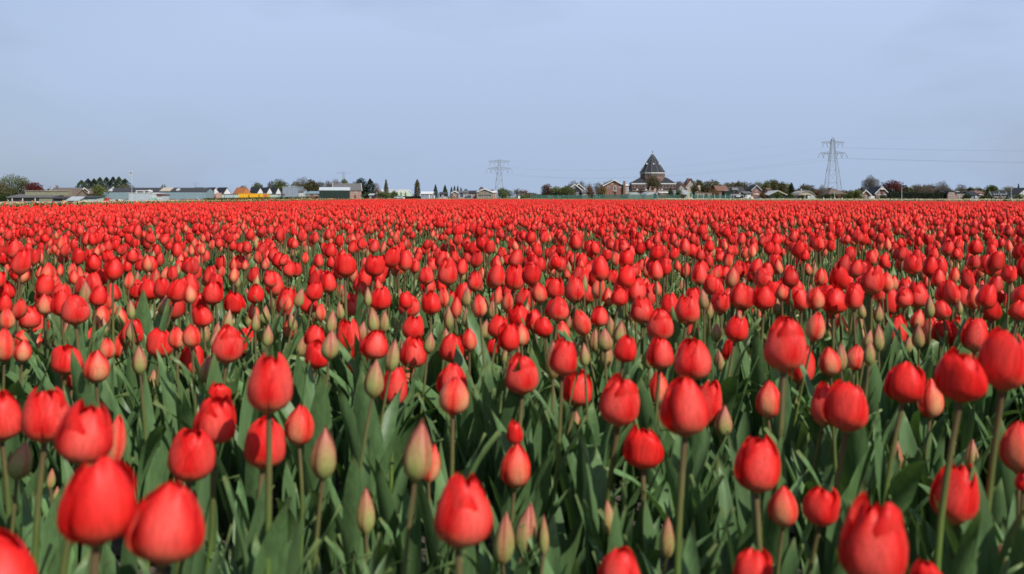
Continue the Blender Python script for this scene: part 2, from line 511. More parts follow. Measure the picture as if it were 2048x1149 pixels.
# tulips that can be told apart one by one in the photograph: column, row, width, height, kind, lean (degrees), warmth variant, label
O, Hf, B = 'open', 'half', 'bud'
LIST = [
 (195,1003,145,176,O,0,0,'fat open red tulip near the lower left corner, left one of the touching pair'),
 (336,1048,146,160,O,7,1,'fat open red tulip near the lower left corner, right one of the touching pair'),
 (-8,1150,150,165,O,-16,0,'big red tulip cut off by the lower left corner of the picture'),
 (172,866,113,127,O,12,4,'red tulip with wide overlapping front petal, right behind the fat left corner tulip'),
 (90,831,92,112,O,3,1,'rounded red tulip up left of the one with wide overlapping front petal'),
 (3,835,78,98,O,0,2,'red tulip half cut off by the left picture edge, halfway down the field'),
 (233,880,40,104,Hf,6,3,'slim half-open tulip, green outer petal, squeezed beside the overlapping-petal red tulip'),
 (42,921,48,80,B,12,0,'dull grey-green fat bud leaning right under the round red tulip at left'),
 (383,911,92,108,O,6,5,'red tulip with pale base directly above the right fat corner tulip'),
 (432,840,85,98,O,10,1,'pinkish red tulip leaning right, top of the diagonal trio in the left foreground'),
 (437,788,46,48,O,6,0,None),
 (134,722,60,60,O,5,2,None), (145,750,46,55,Hf,0,1,None), (193,733,52,70,Hf,4,3,'pale-striped half-open tulip in the left third, red with a cream front petal'),
 (385,718,48,68,O,4,2,None), (307,768,27,60,B,0,0,'slender yellow-green bud standing alone between the left red tulips'),
 (288,796,13,34,B,0,0,'tiny thin green bud next to the slender yellow-green bud'),
 (102,958,18,42,B,4,1,None), (113,989,14,34,B,4,0,None), (88,729,22,42,B,0,0,None), (414,739,32,60,B,10,1,None),
 (355,731,17,50,B,0,0,None), (455,764,22,48,B,4,2,None), (72,690,36,62,Hf,2,3,None), (8,690,42,72,Hf,0,1,None),
 (150,620,55,64,O,0,4,None), (203,632,34,48,Hf,8,3,None), (240,637,30,50,Hf,0,3,None), (60,635,45,50,O,0,1,None),
 (78,652,40,54,O,3,5,None), (118,685,28,42,Hf,3,0,None), (175,680,36,48,O,3,0,None), (265,665,45,55,O,6,1,None),
 (243,690,36,60,Hf,8,1,None), (320,688,52,60,O,0,2,'neat round red tulip standing free among leaves in the left middle ranks'),
 (455,690,60,78,O,4,1,None), (490,682,44,62,O,6,0,None), (330,612,26,42,B,6,2,None), (325,632,32,30,O,0,0,None),
 (285,610,32,46,Hf,0,1,None), (470,606,42,48,O,0,0,None), (575,605,42,64,O,4,5,None), (607,640,26,40,Hf,0,2,None),
 (638,640,28,42,Hf,0,1,None), (660,690,36,62,B,4,2,None), (697,672,50,68,O,2,1,None), (750,690,58,60,O,8,4,None),
 (722,720,52,72,O,4,2,None), (826,705,54,66,O,6,1,None), (816,747,36,60,Hf,8,1,None), (788,773,56,82,O,2,4,'half closed pink red tulip left of centre beside the tall pale bud'),
 (750,757,40,80,B,6,3,'tall pale pink-green bud left of centre beside a pink red tulip'),
 (905,697,52,60,O,4,2,None), (935,728,32,56,Hf,0,1,None), (905,762,60,70,O,0,1,None), (908,792,62,80,Hf,4,3,'cream-faced half-open tulip in front of a red one just left of centre'),
 (985,694,28,36,O,0,0,None), (1043,750,66,82,O,-3,1,'rounded coral red tulip on a slanting stem at the very centre'),
 (1083,690,22,48,B,4,2,None), (1065,690,17,48,B,-3,0,None), (1122,666,36,52,Hf,0,2,None), (1037,632,44,50,O,0,0,None),
 (1155,778,62,72,O,8,2,'bright red tulip straight above the little pink bud, right of centre'),
 (1153,848,26,56,B,0,3,'little pink bud straight below a bright red tulip, right of centre'),
 (1240,803,80,102,O,4,1,'coral red tulip with pointed right tip, left of the large merged pair'),
 (1316,778,42,76,Hf,2,2,None), (1385,720,74,86,O,2,4,'pink red tulip directly above the large merged pair, right of centre'),
 (1370,815,96,118,O,0,1,'large red tulip, front one of the merged pair right of centre'),
 (1417,805,60,92,O,6,4,'red tulip tucked behind the right side of the large merged pair'),
 (1448,842,36,66,B,5,2,'green-and-pink bud close to the right of the large merged pair'),
 (1287,896,80,86,O,2,0,'deep red squat tulip below the large merged pair'),
 (1030,866,32,50,O,0,0,None), (1032,932,62,92,Hf,4,2,'half-open tulip with peach base and red rim, low near the centre'),
 (1515,930,92,112,O,5,5,'tall oval red tulip with peach left side, right of centre low in the field'),
 (1008,1077,44,110,B,4,1,'left one of three slender buds by the bottom edge near the centre'),
 (1053,1057,46,106,B,9,2,'middle one of three slender buds by the bottom edge, pink tip leaning right'),
 (1088,1070,21,80,B,0,0,'thinnest green one of three slender buds by the bottom edge'),
 (1217,1035,30,72,B,-3,0,'pale green bud with pink tip, bottom edge, left of the half hidden red tulip'),
 (1335,1075,34,88,B,2,0,'plump yellow-green bud right of the red tulip cut by the bottom edge'),
 (1240,1143,84,92,O,2,1,'red tulip cut by the bottom edge right of the three slender buds'),
 (925,1022,116,148,O,8,4,'large lone red tulip low in the middle, with a flared right petal'),
 (732,1020,38,98,B,0,3,'dusky bud with dark pink tip standing among leaves, left of the large lone tulip'),
 (648,906,52,110,B,3,4,'big pale bud with pink tip in the lower left middle, alone on its stem'),
 (838,902,60,124,B,8,4,'tallest pink and cream bud with pointed tip, left of centre'),
 (862,927,38,80,Hf,8,3,'half-open pale tulip hiding behind the tallest pink and cream bud'),
 (540,767,92,124,O,2,4,'big red egg-shaped tulip at left centre rising above all its neighbours'),
 (530,888,84,102,O,4,5,'red tulip below the big egg-shaped one at left centre'),
 (600,851,58,84,Hf,3,2,'peach-bellied red tulip right below the big egg-shaped one'),
 (580,722,20,46,B,2,1,None), (955,854,18,46,B,6,0,None),
 (1570,691,82,110,O,3,1,'tall red tulip with overlapping petals, upper right middle, left of its small partner'),
 (1603,731,54,78,O,8,5,'smaller red tulip peeking from behind the tall one in the right middle'),
 (1538,799,52,78,Hf,4,1,None), (1650,809,56,90,O,8,4,'red tulip half hidden behind a wider one, right part of the field'),
 (1695,815,86,100,O,5,2,'wide red tulip in front of a half hidden one, right part of the field'),
 (1810,766,76,84,O,6,0,'deep red ragged-topped tulip in the right quarter, left of a pale half-open one'),
 (1860,797,52,82,Hf,0,3,'pale half-open tulip with cream belly between two red ones at right'),
 (1923,753,96,106,O,2,0,'broad red tulip with wavy rim near the right edge'),
 (2010,722,94,122,O,6,2,'broad red tulip touching the right picture edge, beside another broad one'),
 (1793,911,26,66,B,3,2,None), (1943,911,28,68,B,6,1,None),
 (2038,895,68,106,Hf,2,2,'half-open red tulip cut by the right picture edge'),
 (2046,965,32,38,O,0,0,None), (1912,989,92,124,O,8,5,'large two-tone tulip low at right with a dark cleft between petals'),
 (1747,1087,130,182,O,2,1,'largest tall red tulip of all, standing at the lower right'),
 (1642,1013,72,80,O,2,2,'round red tulip left above the largest tall one at lower right'),
 (1567,1013,60,86,Hf,0,1,'orange-based red tulip left of the round one at lower right'),
 (1505,1142,76,88,O,2,2,'red tulip mostly cut by the bottom edge, right of centre'),
 (1720,965,20,52,B,6,0,None), (1852,1150,62,60,O,0,0,None), (1998,1128,32,84,B,6,3,'pink bud by the bottom edge near the lower right corner'),
 (1465,701,44,52,O,3,2,None), (1508,716,22,48,B,0,2,None), (1320,651,52,66,O,0,1,None), (1385,666,30,46,Hf,2,2,None),
 (1285,621,48,58,O,3,4,None), (1210,680,32,50,B,0,2,None), (1190,681,26,50,B,0,1,None), (1282,693,18,36,B,0,0,None),
 (1655,655,22,54,B,0,2,None), (1680,661,34,64,Hf,3,1,None), (1716,663,24,54,B,0,2,None), (1792,661,44,64,O,2,5,None),
 (1863,661,36,60,Hf,2,3,None), (1882,686,34,46,O,0,1,None), (1913,666,46,62,O,0,0,None), (1950,670,54,70,O,3,4,None),
 (1510,633,26,46,Hf,0,2,None), (1668,601,50,58,O,4,0,None), (1578,657,44,50,O,0,2,None),
 (1745,560,44,62,O,3,1,None), (1525,556,36,44,O,0,4,None), (1110,577,38,46,O,2,2,None), (895,545,40,56,O,0,1,None),
 (925,588,36,46,O,6,0,None), (903,607,36,52,O,2,2,None), (855,570,32,44,O,0,4,None), (818,612,42,48,O,2,1,None),
 (760,598,44,50,O,5,0,None), (705,610,38,52,O,3,4,None), (690,530,44,52,O,0,0,None), (748,532,40,46,O,4,0,None),
 (550,570,36,48,O,2,1,None), (425,588,42,48,O,0,2,None), (298,580,40,44,O,4,0,None), (270,580,34,40,O,-8,0,None),
 (12,582,36,40,O,4,0,None), (90,570,36,40,O,3,1,None), (40,545,36,42,O,4,0,None), (225,586,32,40,O,0,1,None),
 (1028,556,40,54,O,2,2,None), (988,558,32,44,O,0,4,None), (1175,585,34,48,O,5,4,None), (1150,580,40,56,O,3,1,None),
 (1050,598,40,50,O,5,4,None), (1270,580,44,56,O,3,1,None), (1300,590,36,52,O,3,4,None), (1430,575,36,42,O,2,1,None),
 (1440,603,38,46,O,5,2,None), (1480,540,30,36,O,3,4,None), (1590,595,38,44,O,2,4,None), (1565,580,34,44,O,0,1,None),
 (1835,590,42,56,O,0,4,None), (1890,586,40,48,O,0,1,None), (1925,592,38,52,O,6,2,None), (2000,598,28,40,Hf,3,2,None),
 (1780,605,38,56,O,4,0,None), (1825,530,36,42,O,0,2,None), (1375,620,50,62,O,5,1,None), (1600,500,30,38,O,3,0,None),
 (1950,495,28,32,O,4,0,None), (1215,595,28,40,Hf,0,2,None), (985,620,22,40,B,0,1,None), (1265,640,22,44,B,3,1,None),
 (1433,665,24,40,B,0,1,None), (1740,632,16,44,B,2,0,None), (530,630,22,40,B,2,0,None), (432,612,18,36,B,3,0,None),
 (40,600,18,36,B,0,0,None), (375,640,18,36,B,0,0,None), (560,640,16,40,B,0,0,None), (680,585,22,36,Hf,2,2,None),
 (790,660,22,46,Hf,2,1,None), (873,650,18,40,B,4,0,None), (1090,620,18,36,B,0,2,None), (1140,625,20,40,B,2,1,None),
]
ZR = {O: (.33, .55), Hf: (.30, .52), B: (.25, .48)}
WN = {O: .056, Hf: .045, B: .031}
BOXES = []
for (px, py, w, h, kind, tl, var, lab) in LIST:
    D = FPX * WN[kind] / w
    z = CAMZ - (py - YH) / FPX * D
    z = min(ZR[kind][1], max(ZR[kind][0], z))
    D = (CAMZ - z) * FPX / (py - YH)
    make_tulip(px2x(px, D), D, z, w * D / FPX, h * D / FPX, kind, R(tl), var)
    TULIPS[-1]['label'] = lab
    BOXES.append((px, py, w, h, D))

# the rest of the ranks: scattered at planting density, none of them hiding a tulip of the list
PTS = []
def far_enough(x, y, d):
    for q in reversed(PTS):
        if abs(q[0] - x) < d and abs(q[1] - y) < d and (q[0] - x) ** 2 + (q[1] - y) ** 2 < d * d: return False
    return True
for t in TULIPS: PTS.append((t['x'], t['y']))

N_SINGLE = 300
YMIN_ROW = 690.0
cand = []
rs = random.Random(4)
tries = 0
while len(TULIPS) < N_SINGLE and tries < 60000:
    tries += 1
    y = math.sqrt(rs.uniform(1.45 ** 2, 2.36 ** 2))
    x = rs.uniform(-.54, .54) * y
    kind = rs.choices([O, Hf, B], [.54, .22, .24])[0]
    z = {O: rs.gauss(.455, .035), Hf: rs.gauss(.43, .035), B: rs.gauss(.39, .04)}[kind]
    z = min(z, .47 if y > 2.0 else .445)
    px, py = CX + x / y * FPX, YH + (CAMZ - z) / y * FPX
    if not (552 < py < 725): continue
    W = {O: rs.uniform(.038, .052), Hf: rs.uniform(.032, .042), B: rs.uniform(.019, .029)}[kind]
    Hh = {O: W * rs.uniform(1.12, 1.42), Hf: W * rs.uniform(1.35, 1.65), B: W * rs.uniform(1.9, 2.5)}[kind]
    w, h = W / y * FPX, Hh / y * FPX
    if any(abs(px - b[0]) < .37 * (w + b[2]) and abs(py - b[1]) < .37 * (h + b[3]) and y < b[4] + .1 for b in BOXES): continue
    if py > 600 and any(abs(px - b[0]) < .24 * (w + b[2]) and abs(py - b[1]) < .24 * (h + b[3]) for b in BOXES): continue
    if any(b[2] > 72 and abs(px - b[0]) < .5 * (w + b[2]) and abs(py - b[1]) < .56 * (h + b[3]) for b in BOXES): continue
    if not far_enough(x, y, .05): continue
    PTS.append((x, y))
    make_tulip(x, y, z, W, Hh, kind, R(rs.gauss(3, 8)), None, 6)
    BOXES.append((px, py, w, h, y))
Y_SINGLE = 2.36

# ------------------------------------------------------------------ labels for the tulips that have none yet
LANDMARK = [(130, 'the farm sheds'), (330, 'the grey-blue hall'), (470, 'the white gables'), (590, 'the yellow containers'),
            (690, 'the green barn'), (800, 'the greenhouses'), (940, 'the poplar'), (1060, 'the smaller pylon'),
            (1180, 'the black house'), (1270, 'the brick gable house'), (1360, 'the church'), (1470, 'the net fence'),
            (1580, 'the white van'), (1740, 'the big pylon'), (1860, 'the copper beech'), (2100, 'the mansard house')]
ORD = ['leftmost', 'second from left', 'third from left', 'fourth from left', 'fifth from left', 'sixth from left', 'seventh from left', 'eighth from left', 'ninth from left']
NUM = ['one', 'two', 'three', 'four', 'five', 'six', 'seven', 'eight', 'nine', 'ten']
KW = {O: 'open red tulips', Hf: 'half-open tulips', B: 'closed tulip buds'}
KW1 = {O: 'only open red tulip', Hf: 'only half-open pink tulip', B: 'only closed tulip bud'}
def band(py): return 0 if py > 690 else 1 if py > 625 else 2 if py > 585 else 3
BANDW = [', front ranks,', ', middle ranks,', ', upper ranks,', ', farther ranks,']
groups = {}
for t in TULIPS:
    t['root']['category'] = 'tulip bud' if t['kind'] == B else 'tulip'
    t['root']['group'] = 'red tulips in the front of the field'
    if t['label']:
        t['root']['label'] = t['label']
        continue
    lm = next(i for i, (e, _) in enumerate(LANDMARK) if t['px'] < e or e == 2100)
    groups.setdefault((lm, band(t['py']), t['kind']), []).append(t)
for (lm, bd, kind), ts in groups.items():
    ts.sort(key=lambda t: t['px'])
    for i, t in enumerate(ts):
        if len(ts) == 1: s = f"{KW1[kind]}{BANDW[bd]} below {LANDMARK[lm][1]}"
        else: s = f"{ORD[min(i, 8)]} of {NUM[min(len(ts), 10) - 1]} {KW[kind]}{BANDW[bd]} below {LANDMARK[lm][1]}"
        t['root']['label'] = s

# ------------------------------------------------------------------ the rest of the field: one mass
def scatter(y0, y1, dens, xr, margin, mind):
    """jittered grid points inside the field"""
    st = 1 / math.sqrt(dens)
    ys = np.arange(y0, y1, st)
    out = []
    for yy in ys:
        hw = xr * max(yy, .3) + margin
        a, b = max(-hw, LEFT_X), min(hw, 34)
        xs = np.arange(a, b, st)
        P = np.stack([xs + RNG.uniform(-.48, .48, len(xs)) * st, np.full(len(xs), yy) + RNG.uniform(-.48, .48, len(xs)) * st], 1)
        out.append(P)
    P = np.concatenate(out)
    fl = np.where(P[:, 0] < 0, 82.0, 82.0 - 1.95 * P[:, 0])
    return P[(P[:, 1] < fl) & (P[:, 0] > LEFT_X)]

def place(tv, P, rot, sx, sz, z0, tiltx, tilty, cmul):
    """copies of one template (V,T,C) at the points P"""
    V, T, C = tv
    n, m = len(P), len(V)
    c, s = np.cos(rot)[:, None], np.sin(rot)[:, None]
    X = (V[:, 0] * c - V[:, 1] * s) * sx[:, None]
    Y = (V[:, 0] * s + V[:, 1] * c) * sx[:, None]
    Z = V[:, 2][None] * sz[:, None]
    X = X + tiltx[:, None] * Z + P[:, 0:1]; Y = Y + tilty[:, None] * Z + P[:, 1:2]
    Z = Z + z0[:, None]
    VV = np.stack([X, Y, Z], -1).reshape(-1, 3)
    TT = (T[None] + (np.arange(n) * m)[:, None, None]).reshape(-1, 3)
    CC = (C[None] * cmul[:, None, None]).reshape(-1, 3)
    return VV, TT, CC

ACC = []                                     # (V, T, C, material slot)
def flower_blob(kind, n, rings, seed, warm):
    """a small closed flower of few faces, for the far ranks"""
    rng = np.random.default_rng(seed)
    t = np.array(rings); r = np.interp(t, *PROF[kind])
    V = []; C = []
    for i, (tt, rr) in enumerate(zip(t, r)):
        for k in range(n):
            a = 2 * math.pi * (k + .5 * (i % 2)) / n
            q = rr * (1 + .08 * rng.normal())
            zz = tt * (1 + .05 * rng.normal() * (tt > .6))
            V.append((q * math.cos(a), q * math.sin(a), zz))
            if kind == 'bud':
                g = min(1, max(0, (1 - tt - .1) * 1.7)); c = BUDPINK * (1 - g) + GREENISH * g
            else:
                pal = warm * (1 - tt) * (.5 + .5 * (k % 2)) * (1.0 if kind == 'half' else .4)
                mid = PINK * warm * .2 + RED * (1 - warm * .2)
                c = mid * (1 - pal) + CREAM * pal
            C.append(c)
    T = []
    for i in range(len(t) - 1):
        for k in range(n):
            if i % 2 == 0:
                a, b, c_, d = i * n + k, i * n + (k + 1) % n, (i + 1) * n + k, (i + 1) * n + (k - 1) % n
                T += [(a, b, c_), (a, c_, d)]
            else:
                a, b, c_, d = i * n + k, i * n + (k + 1) % n, (i + 1) * n + (k + 1) % n, (i + 1) * n + k
                T += [(a, b, c_), (a, c_, d)]
    top = (len(t) - 1) * n
    for k in range(1, n - 1): T.append((top, top + k, top + k + 1))
    return np.array(V), np.array(T), np.array(C)

def strip_leaf(seed, nv):
    return leaf_arrays(seed, 3 if nv > 3 else 2, nv)

def sow(P, lod):
    # patches where the stand is thinner or later, as the soil varies
    patch = np.sin(P[:, 0] * 1.31 + 1.7 * np.sin(P[:, 1] * .53)) * np.sin(P[:, 1] * .87 + 1.3 * np.sin(P[:, 0] * .41)) + .6 * np.sin(P[:, 0] * 3.7 + P[:, 1] * 1.9) * np.sin(P[:, 1] * 3.1 - P[:, 0] * 1.2)
    patch = np.clip(.5 + .5 * patch, 0, 1)
    if lod <= 1:
        kp = RNG.uniform(0, 1, len(P)) > .34 * patch ** 1.5
        P, patch = P[kp], patch[kp]
    n = len(P)
    if n == 0: return
    uu = RNG.uniform(0, 1, n)
    kinds = np.where(uu < .62 - .30 * patch, 0, np.where(uu < .84 - .22 * patch, 1, 2))
    zc = np.array([.45, .42, .37])[kinds] + np.clip(RNG.normal(0, .040 if lod < 1 else .028, n), -.075, .066)
    W = np.array([.0435 if lod < 1 else .042, .034, .022])[kinds] * RNG.uniform(.84, 1.2, n)
    Hh = W * np.array([1.32 if lod < 1 else 1.45, 1.6, 2.2])[kinds] * RNG.uniform(.9, 1.12, n)
    tx, ty = RNG.normal(.04, .09, n), RNG.normal(0, .08, n)
    rot = RNG.uniform(0, 6.283, n)
    cm = RNG.uniform(.85, 1.12, n)
    z0 = zc - Hh * .5
    one = np.ones(n)
    for ki, kind in enumerate((O, Hf, B)):
        temps = []
        for i, wv in enumerate(WARMS[kind][:8 if lod < 0 else 5 if lod < 2 else 3]):
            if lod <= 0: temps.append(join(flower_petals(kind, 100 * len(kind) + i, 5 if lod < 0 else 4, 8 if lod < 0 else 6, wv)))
            elif lod == 1: temps.append(flower_blob(kind, 6, [.02, .22, .5, .8, 1.0], 7 + i, wv))
            else: temps.append(flower_blob(kind, 4, [.05, .42, 1.0], 17 + i, wv))
        pick = RNG.integers(0, len(temps), n)
        for i, tv in enumerate(temps):
            q = (kinds == ki) & (pick == i)
            if q.any(): ACC.append((*place(tv, P[q], rot[q], W[q], Hh[q], z0[q], tx[q], ty[q], cm[q]), 0))
    if lod <= 1:
        sv = stem_arrays(3 if lod <= 0 else 1, 4 if lod <= 0 else 3, 3)
        ACC.append((*place(sv, P - np.stack([tx, ty], 1) * 0, rot, one, z0, one * 0, one * 0, one * 0, one), 1))
        nl = 6 if lod < 0 else 5 if lod == 0 else 3
        temps = [strip_leaf(70 + i, 7 if lod <= 0 else 4) for i in range(10)]
        for k in range(nl):
            pick = RNG.integers(0, len(temps), n)
            ll = RNG.uniform(.24, .37, n) * (np.where(P[:, 1] < 1.5, .66, 1.0))
            ra = rot + k * 2.3 + RNG.uniform(-.4, .4, n)
            for i, tv in enumerate(temps):
                q = pick == i
                if q.any(): ACC.append((*place(tv, P[q], ra[q], ll[q] * (1.15 if lod else 1.05), ll[q], one[q] * .03, one[q] * 0, one[q] * 0, RNG.uniform(.8, 1.2, q.sum())), 1))

# around the camera, beside the frame and right under it
P = scatter(-1.2, Y_SINGLE, 62, .56, 1.5, .07)
def in_frame(P, m):
    y = np.maximum(P[:, 1], .05)
    return (np.abs(P[:, 0]) / y < .512 + m / y) & (P[:, 1] > .34)
P = P[~in_frame(P, .05)]
P = P[(P[:, 0] ** 2 + (P[:, 1] + .0) ** 2 > .30 ** 2)]
sow(P, 0)
sow(scatter(Y_SINGLE, 4.2, 86, .56, 1.5, .07), -1)
sow(scatter(4.2, 8.5, 72, .56, 1.5, .07), 0)
sow(scatter(8.5, 24, 66, .545, 1.5, .06), 1)
sow(scatter(24, 46, 44, .53, 2, .06), 2)
sow(scatter(46, 84, 24, .52, 2, .06), 2)
# clods of earth and dry bits on the soil
P = scatter(.8, 4.5, 420, .54, .3, .02)
n = len(P)
oc = (np.array([(1, 0, 0), (0, 1, 0), (-1, 0, 0), (0, -1, 0), (.1, .1, .8), (0, 0, -.5)], float), np.array([(0, 1, 4), (1, 2, 4), (2, 3, 4), (3, 0, 4), (1, 0, 5), (2, 1, 5), (3, 2, 5), (0, 3, 5)]), np.ones((6, 3)))
cs = RNG.uniform(.004, .020, n)
cV, cT, _ = place(oc, P, RNG.uniform(0, 6, n), cs, cs * RNG.uniform(.4, 1, n), np.full(n, .034), np.zeros(n), np.zeros(n), np.ones(n))
cV = cV + RNG.normal(0, 1, cV.shape) * np.repeat(cs, 6)[:, None] * .18
cl = link('soil_clods', np_mesh('soil_clods', cV, cT, None, (bpy.data.materials['field_soil'],), None, False))
tag(cl, 'dark clods of earth scattered over the soil between the front tulips', 'soil', kind='stuff')
# short leaf shoots between the front plants
P = scatter(.5, Y_SINGLE + .3, 70, .56, .6, .07)
n = len(P)
one = np.ones(n)
for k in range(3):
    pick = RNG.integers(0, 14, n)
    ll = RNG.uniform(.15, .29, n)
    ra = RNG.uniform(0, 6.283, n)
    for i in range(14):
        q = pick == i
        if q.any(): ACC.append((*place(leaf_arrays(70 + i, 5, 9), P[q], ra[q], ll[q], ll[q], one[q] * .03, one[q] * 0, one[q] * 0, RNG.uniform(.8, 1.15, q.sum())), 1))

Vs, Ts, Cs, Ms, nv = [], [], [], [], 0
for V, T, C, m in ACC:
    Vs.append(V.astype(np.float32)); Ts.append(T + nv); Cs.append(C.astype(np.float32)); Ms.append(np.full(len(T), m, np.int32)); nv += len(V)
field = link('tulip_field', np_mesh('tulip_field', np.concatenate(Vs), np.concatenate(Ts), np.concatenate(Cs), (M_PETAL, M_LEAF), np.concatenate(Ms)))
tag(field, 'wide field of red tulips running back from the front ranks', 'tulip field', kind='stuff')
print('field triangles', sum(len(t) for t in Ts), 'single tulips', len(TULIPS))
ACC.clear(); del Vs, Ts, Cs, Ms
# ------------------------------------------------------------------ strips of flowers and green beyond the red field
def flower_strip(name, label, pts, width, dens, cols, zt=.42, size=.07, seed=1):
    rng = np.random.default_rng(seed)
    acc, nv = [], 0
    V0, T0, C0 = flower_blob('open', 4, [.05, .42, 1.0], 3, .3)
    Vs, Ts, Cs = [], [], []
    for (xa, ya), (xb, yb) in zip(pts[:-1], pts[1:]):
        L = math.hypot(xb - xa, yb - ya)
        n = int(L * width * dens)
        u, w = rng.uniform(0, 1, n), rng.uniform(-.5, .5, n) * width
        nx, ny = -(yb - ya) / L, (xb - xa) / L
        P = np.stack([xa + u * (xb - xa) + nx * w, ya + u * (yb - ya) + ny * w], 1)
        c = np.array(cols)[rng.integers(0, len(cols), n)] * rng.uniform(.8, 1.1, (n, 1))
        gz = np.array([ground_z(*p) for p in P])
        V, T, C = place((V0, T0, np.ones_like(C0)), P, rng.uniform(0, 6, n), np.full(n, size), np.full(n, size), gz + zt + rng.normal(0, .03, n), np.zeros(n), np.zeros(n), np.ones(n))
        C = np.repeat(c, len(V0), 0)
        Vs.append(V); Ts.append(T + nv); Cs.append(C); nv += len(V)
    o = link(name, np_mesh(name, np.concatenate(Vs), np.concatenate(Ts), np.concatenate(Cs), (M_PETAL,)))
    return tag(o, label, 'flower bed', kind='stuff')

def green_strip(name, label, pts, width, dens, zt, seed, cols=((.10, .16, .04), (.16, .19, .07))):
    rng = np.random.default_rng(seed)
    Vs, Ts, Cs, nv = [], [], [], 0
    tv = leaf_arrays(75, 2, 4)
    for (xa, ya), (xb, yb) in zip(pts[:-1], pts[1:]):
        L = math.hypot(xb - xa, yb - ya); n = int(L * width * dens)
        u, w = rng.uniform(0, 1, n), rng.uniform(-.5, .5, n) * width
        nx, ny = -(yb - ya) / L, (xb - xa) / L
        P = np.stack([xa + u * (xb - xa) + nx * w, ya + u * (yb - ya) + ny * w], 1)
        gz = np.array([ground_z(*p) for p in P])
        h = zt * rng.uniform(.7, 1.1, n)
        V, T, C = place((tv[0], tv[1], np.ones_like(tv[2])), P, rng.uniform(0, 6, n), h * 1.6, h, gz, np.zeros(n), np.zeros(n), np.ones(n))
        c = np.array(cols)[rng.integers(0, len(cols), n)] * rng.uniform(.8, 1.15, (n, 1))
        Vs.append(V); Ts.append(T + nv); Cs.append(np.repeat(c, len(tv[0]), 0)); nv += len(V)
    o = link(name, np_mesh(name, np.concatenate(Vs), np.concatenate(Ts), np.concatenate(Cs), (M_LEAF,)))
    return tag(o, label, 'foliage', kind='stuff')

green_strip('tulip_foliage', 'green strip of headed tulips along the left and far edge of the red field', [(-13.6, 16), (-13.8, 84), (0, 86), (22, 45), (34, 22)], 2.9, 44, .50, 3)
flower_strip('yellow_flower_strip', 'thin strip of yellow and orange tulips along the left field edge', [(-15.6, 22), (-15.9, 90), (-4, 91)], 0.5, 70, [(.80, .50, .16), (.80, .62, .36), (.75, .22, .05), (.82, .70, .5), (.6, .05, .03)], zt=.45, size=.045, seed=2)
flower_strip('pale_flower_strip', 'thin pale cream strip of flowers beyond the right field edge', [(16, 108), (36, 84), (62, 60)], 2.2, 30, [(.75, .70, .50), (.80, .76, .62), (.35, .38, .15)], seed=4)
green_strip('meadow_strip', 'dull green strip of young crop beyond the right field edge', [(2, 100), (20, 82), (44, 56)], 9, 7, .42, 6, ((.15, .17, .06), (.24, .21, .10)))

# ------------------------------------------------------------------ building materials
def P_(n, c, **k): return plain(n, c, **k)
MT = dict(
    brick=P_('red_brick', (.20, .10, .078), var=.22, scale=1.4), brown=P_('brown_brick', (.17, .10, .08), var=.22), pbrick=P_('pale_brick', (.30, .19, .155), var=.2),
    white=P_('white_paint', (.56, .56, .55), var=.07), cream=P_('cream_plaster', (.38, .34, .27), var=.12), grey=P_('grey_render', (.25, .25, .245), var=.15),
    slate=P_('slate_roof', (.031, .034, .041), var=.25, rough=.75, spec=.15), dark=P_('dark_roof', (.042, .042, .046), var=.3), broof=P_('brown_tile_roof', (.13, .092, .072), var=.25),
    groof=P_('grey_corrugated_roof', (.115, .112, .11), var=.22), tile=P_('red_tile_roof', (.17, .085, .062), var=.25), orange=P_('orange_tile_roof', (.42, .15, .06), var=.2),
    blue=P_('grey_blue_cladding', (.20, .275, .315), var=.07, rough=.5), lblue=P_('pale_blue_cladding', (.36, .42, .46), var=.06, rough=.5), bgrey=P_('blue_grey_sheet', (.22, .26, .32), var=.1),
    pale=P_('pale_metal', (.44, .48, .50), var=.08, rough=.4), olive=P_('olive_board', (.22, .22, .15), var=.15), black=P_('tarred_boards', (.025, .025, .028), var=.3),
    green=P_('dark_green_sheet', (.014, .027, .023), var=.12, rough=.5), mint=P_('mint_door', (.16, .38, .28), var=.1), teal=P_('teal_net', (.03, .16, .13), var=.25),
    glass=P_('window_glass', (.04, .05, .06), rough=.12, spec=.6, var=.05), void=P_('dark_interior', (.018, .018, .02), var=.3), timber=P_('weathered_timber', (.20, .16, .12), var=.25),
    yellow=P_('yellow_container', (.72, .38, .02), var=.08), plum=P_('plum_board', (.16, .04, .045), var=.1), red=P_('red_paint', (.5, .05, .05), var=.1), steel=P_('galvanised_steel', (.19, .20, .195), var=.12, rough=.5),
    film=P_('greenhouse_film', (.36, .39, .39), var=.1, rough=.35), gpale=P_('greenish_panel', (.40, .48, .42), var=.1), conc=P_('concrete', (.30, .295, .28), var=.15), rubber=P_('tyre_rubber', (.02, .02, .02)),
    navy=P_('dark_blue_paint', (.05, .07, .12), var=.1, rough=.3), glassy=P_('greenhouse_glass', (.36, .46, .34), var=.08, rough=.2), pink=P_('pink_brick', (.45, .27, .23), var=.15), trim=P_('ridge_lead', (.16, .17, .19), var=.1))

